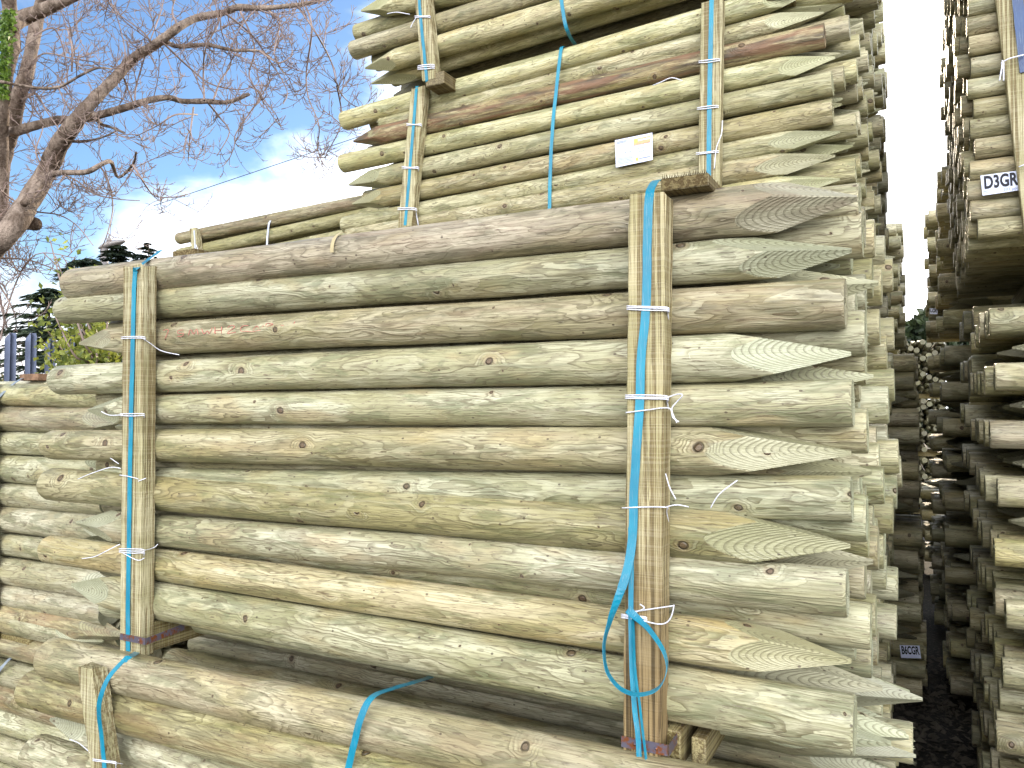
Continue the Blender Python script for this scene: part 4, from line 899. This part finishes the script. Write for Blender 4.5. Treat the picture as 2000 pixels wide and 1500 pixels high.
conifer('dark conifer tip right of the street lamp, above the top post', 290, 476, 8.8, .6, 4, 120)
# leafy shrub
sh = thing('leafy_shrub', 'leafy yellow green shrub growing beside the palisade fence', 'shrub', (UD(190, 740, 4.3).x, UD(190, 740, 4.3).y, 0))
b = MB(); bs = MB(); rg = random.Random(12); bx = UD(205, 760, 4.3)
ends = [(100, 600), (108, 500), (118, 545), (145, 520), (160, 600), (90, 690), (130, 650), (165, 560), (180, 640), (215, 590), (200, 680), (240, 690), (150, 700), (235, 640), (120, 720), (170, 720), (260, 700), (88, 640), (128, 590), (185, 600), (140, 680), (205, 640), (98, 470), (225, 720), (160, 660), (190, 700)]
for ex, ey in ends:
    P = smooth_path([Vector((bx.x+rg.uniform(-.3, .3), bx.y+rg.uniform(-.3, .3), 0)), UD(200+rg.uniform(-20, 20), 790, 4.3), UD((ex+200)/2+rg.uniform(-10, 10), (ey+780)/2, 4.3+rg.uniform(-.25, .25)), UD(ex, ey, 4.3+rg.uniform(-.4, .4))], 8); bs.tube(P, .011, 5, False, .003)
    m = len(P)
    for i in range(m//3, m):
        for _ in range(5 if ey > 560 else 2):
            p = P[i]+Vector((rg.uniform(-1, 1), rg.uniform(-1, 1), rg.uniform(-1, 1)))*.09; leaf(b, p, rg.uniform(.03, .06), rg.uniform(.010, .018), rg)
bs.build('stem', MTWG, sh); b.build('foliage', MSHR, sh)
# low foliage strip behind the fence
lf = MB(); rg = random.Random(15)
for _ in range(5000):
    px = rg.uniform(-80, 330); p = UD(px, 0, 9.0+rg.uniform(-.6, 1.5)); p.z = rg.uniform(.9, 1.75+.35*noise.noise(Vector((px*.02, 0, 0)))+.1); leaf(lf, p, rg.uniform(.05, .12), rg.uniform(.02, .035), rg)
lo_ = lf.build('undergrowth', leafmat('undergrowth_leaves', (.06, .08, .03), (.22, .2, .1), 3, .3), None, kind='stuff')
# palisade fence
pf = thing('palisade_fence', 'blue grey steel palisade fence with pointed pales behind the left bundle', 'fence', (UD(-60, 740, 4.7).x, UD(-60, 740, 4.7).y, 0))
MPAL = plain('galvanised_blue_steel', (.085, .105, .17), .45, .5, .3, var=.2, scale=8)
F0 = UD(24, 650, 4.55); F1 = UD(298, 662, 5.4); F0.z = F1.z = 0; fd = (F1-F0).normalized(); fn = Vector((-fd.y, fd.x, 0))
pitch = (UD(62, 650, 4.66)-UD(24, 650, 4.55)); sp_ = Vector((pitch.x, pitch.y, 0)).length; topz = UD(24, 650, 4.55).z
for i in range(-4, 14):
    o = F0+fd*sp_*i; b = MB(); hgt = topz+.01*math.sin(i*2.); w2 = .033
    prof = [(-w2, .012), (-w2*.55, -.012), (0, .010), (w2*.55, -.012), (w2, .012)]; vs = []; fs = []; m = len(prof)
    for (z, s_) in ((.05, 1), (hgt-.05, 1), (hgt, .45)):
        for k, (u, v) in enumerate(prof):
            zz = z-(.035 if (z == hgt and k in (0, 4)) else 0)-(0 if z < hgt else .012*abs(k-2) % .02); vs.append(o+fd*u*(1 if z < hgt else .95)+fn*v+Vector((0, 0, zz)))
        for k, (u, v) in enumerate(prof): vs.append(o+fd*u*(1 if z < hgt else .95)+fn*(v+.004)+Vector((0, 0, z-(.035 if (z == hgt and k in (0, 4)) else 0))))
    for lv in range(2):
        for k in range(m-1):
            a = lv*2*m+k; fs += [(a, a+1, a+1+2*m, a+2*m), (a+m+1, a+m, a+m+2*m, a+m+1+2*m)]
        a = lv*2*m; fs += [(a, a+2*m, a+3*m, a+m), (a+m-1, a+2*m-1, a+4*m-1, a+3*m-1)]
    b.add(vs, fs); b.build('pale', MPAL, pf)
for z in (.45, 1.62):
    b = MB(); b.box(F0-fd*sp_*4.5+fn*.02+Vector((0, 0, z)), fd*sp_*18, fn*.045, (0, 0, .045), .003); b.build('rail', MPAL, pf)
for i in (-3.5, 8.5):
    b = MB(); b.box(F0+fd*sp_*i+fn*.07, fd*.08, fn*.06, (0, 0, topz-.1), .003); b.build('fence_post', MPAL, pf)
# street lamp
MLMP = plain('grey_lamp_metal', (.26, .24, .24), .5, .4, .2); LD = 13
lb = UD(204, 480, LD); st = thing('street_lamp', 'old street lamp with an oval head above the dark conifers', 'street lamp', (lb.x, lb.y, 0))
b = MB(); b.tube([Vector((lb.x, lb.y, 0)), Vector((lb.x, lb.y, 2.2)), lb], [.09, .075, .06], 12); b.build('pole', MLMP, st)
hx0, hx1 = UD(193, 485, LD), UD(245, 471, LD); ax = hx1-hx0; b = MB(); vs = []; fs = []; n = 14; m = 16; up = Vector((0, 0, 1)); sdv = ax.cross(up).normalized()
for i in range(n+1):
    t = i/n; wv = math.sin(math.pi*min(max(t, .02), .98))**.55*(1-.25*t)
    for k in range(m):
        a = 2*math.pi*k/m; hh = .075 if math.sin(a) > 0 else .055; vs.append(hx0+ax*t+sdv*math.cos(a)*.13*wv+up*math.sin(a)*hh*wv)
fs = [(i*m+k, i*m+(k+1) % m, (i+1)*m+(k+1) % m, (i+1)*m+k) for i in range(n) for k in range(m)]+[tuple(reversed(range(m))), tuple(n*m+k for k in range(m))]
b.add(vs, fs, True); b.build('lamp_head', plain('lamp_bowl', (.26, .24, .23), .35, .5, var=.15, scale=6), st)
b = MB(); q = hx0+ax*.38+up*.07; b.tube([q, q+up*.05, q+up*.055, q+up*.1], [.04, .04, .02, .015], 10); b.build('light_sensor', MLMP, st)
# overhead wire
ww = thing('overhead_wire', 'thin dark overhead wire slanting across the pale sky', 'wire', tuple(UD(300, 402, 12)))
b = MB(); A, B = UD(300, 402, 12), UD(2400, -350, 12); b.tube([A.lerp(B, i/24)-Vector((0, 0, .12*math.sin(math.pi*i/24))) for i in range(25)], .0055, 5); b.build('cable', plain('black_cable', (.02, .022, .03), .6, .3), ww)
# hedge at the end of the alley
hd = thing('hedge', 'dark leafy hedge closing the far end of the alley', 'hedge', (0, 21, 0)); b = MB(); rg = random.Random(19)
for _ in range(16000):
    x = rg.uniform(-4, 6); h = 3.85+.3*noise.noise(Vector((x*1.3, 0, 0))); leaf(b, Vector((x, 21+rg.uniform(-.6, .6), h*(rg.random()**.5))), rg.uniform(.14, .26), rg.uniform(.06, .09), rg)
b.build('hedge_foliage', MHED, hd)
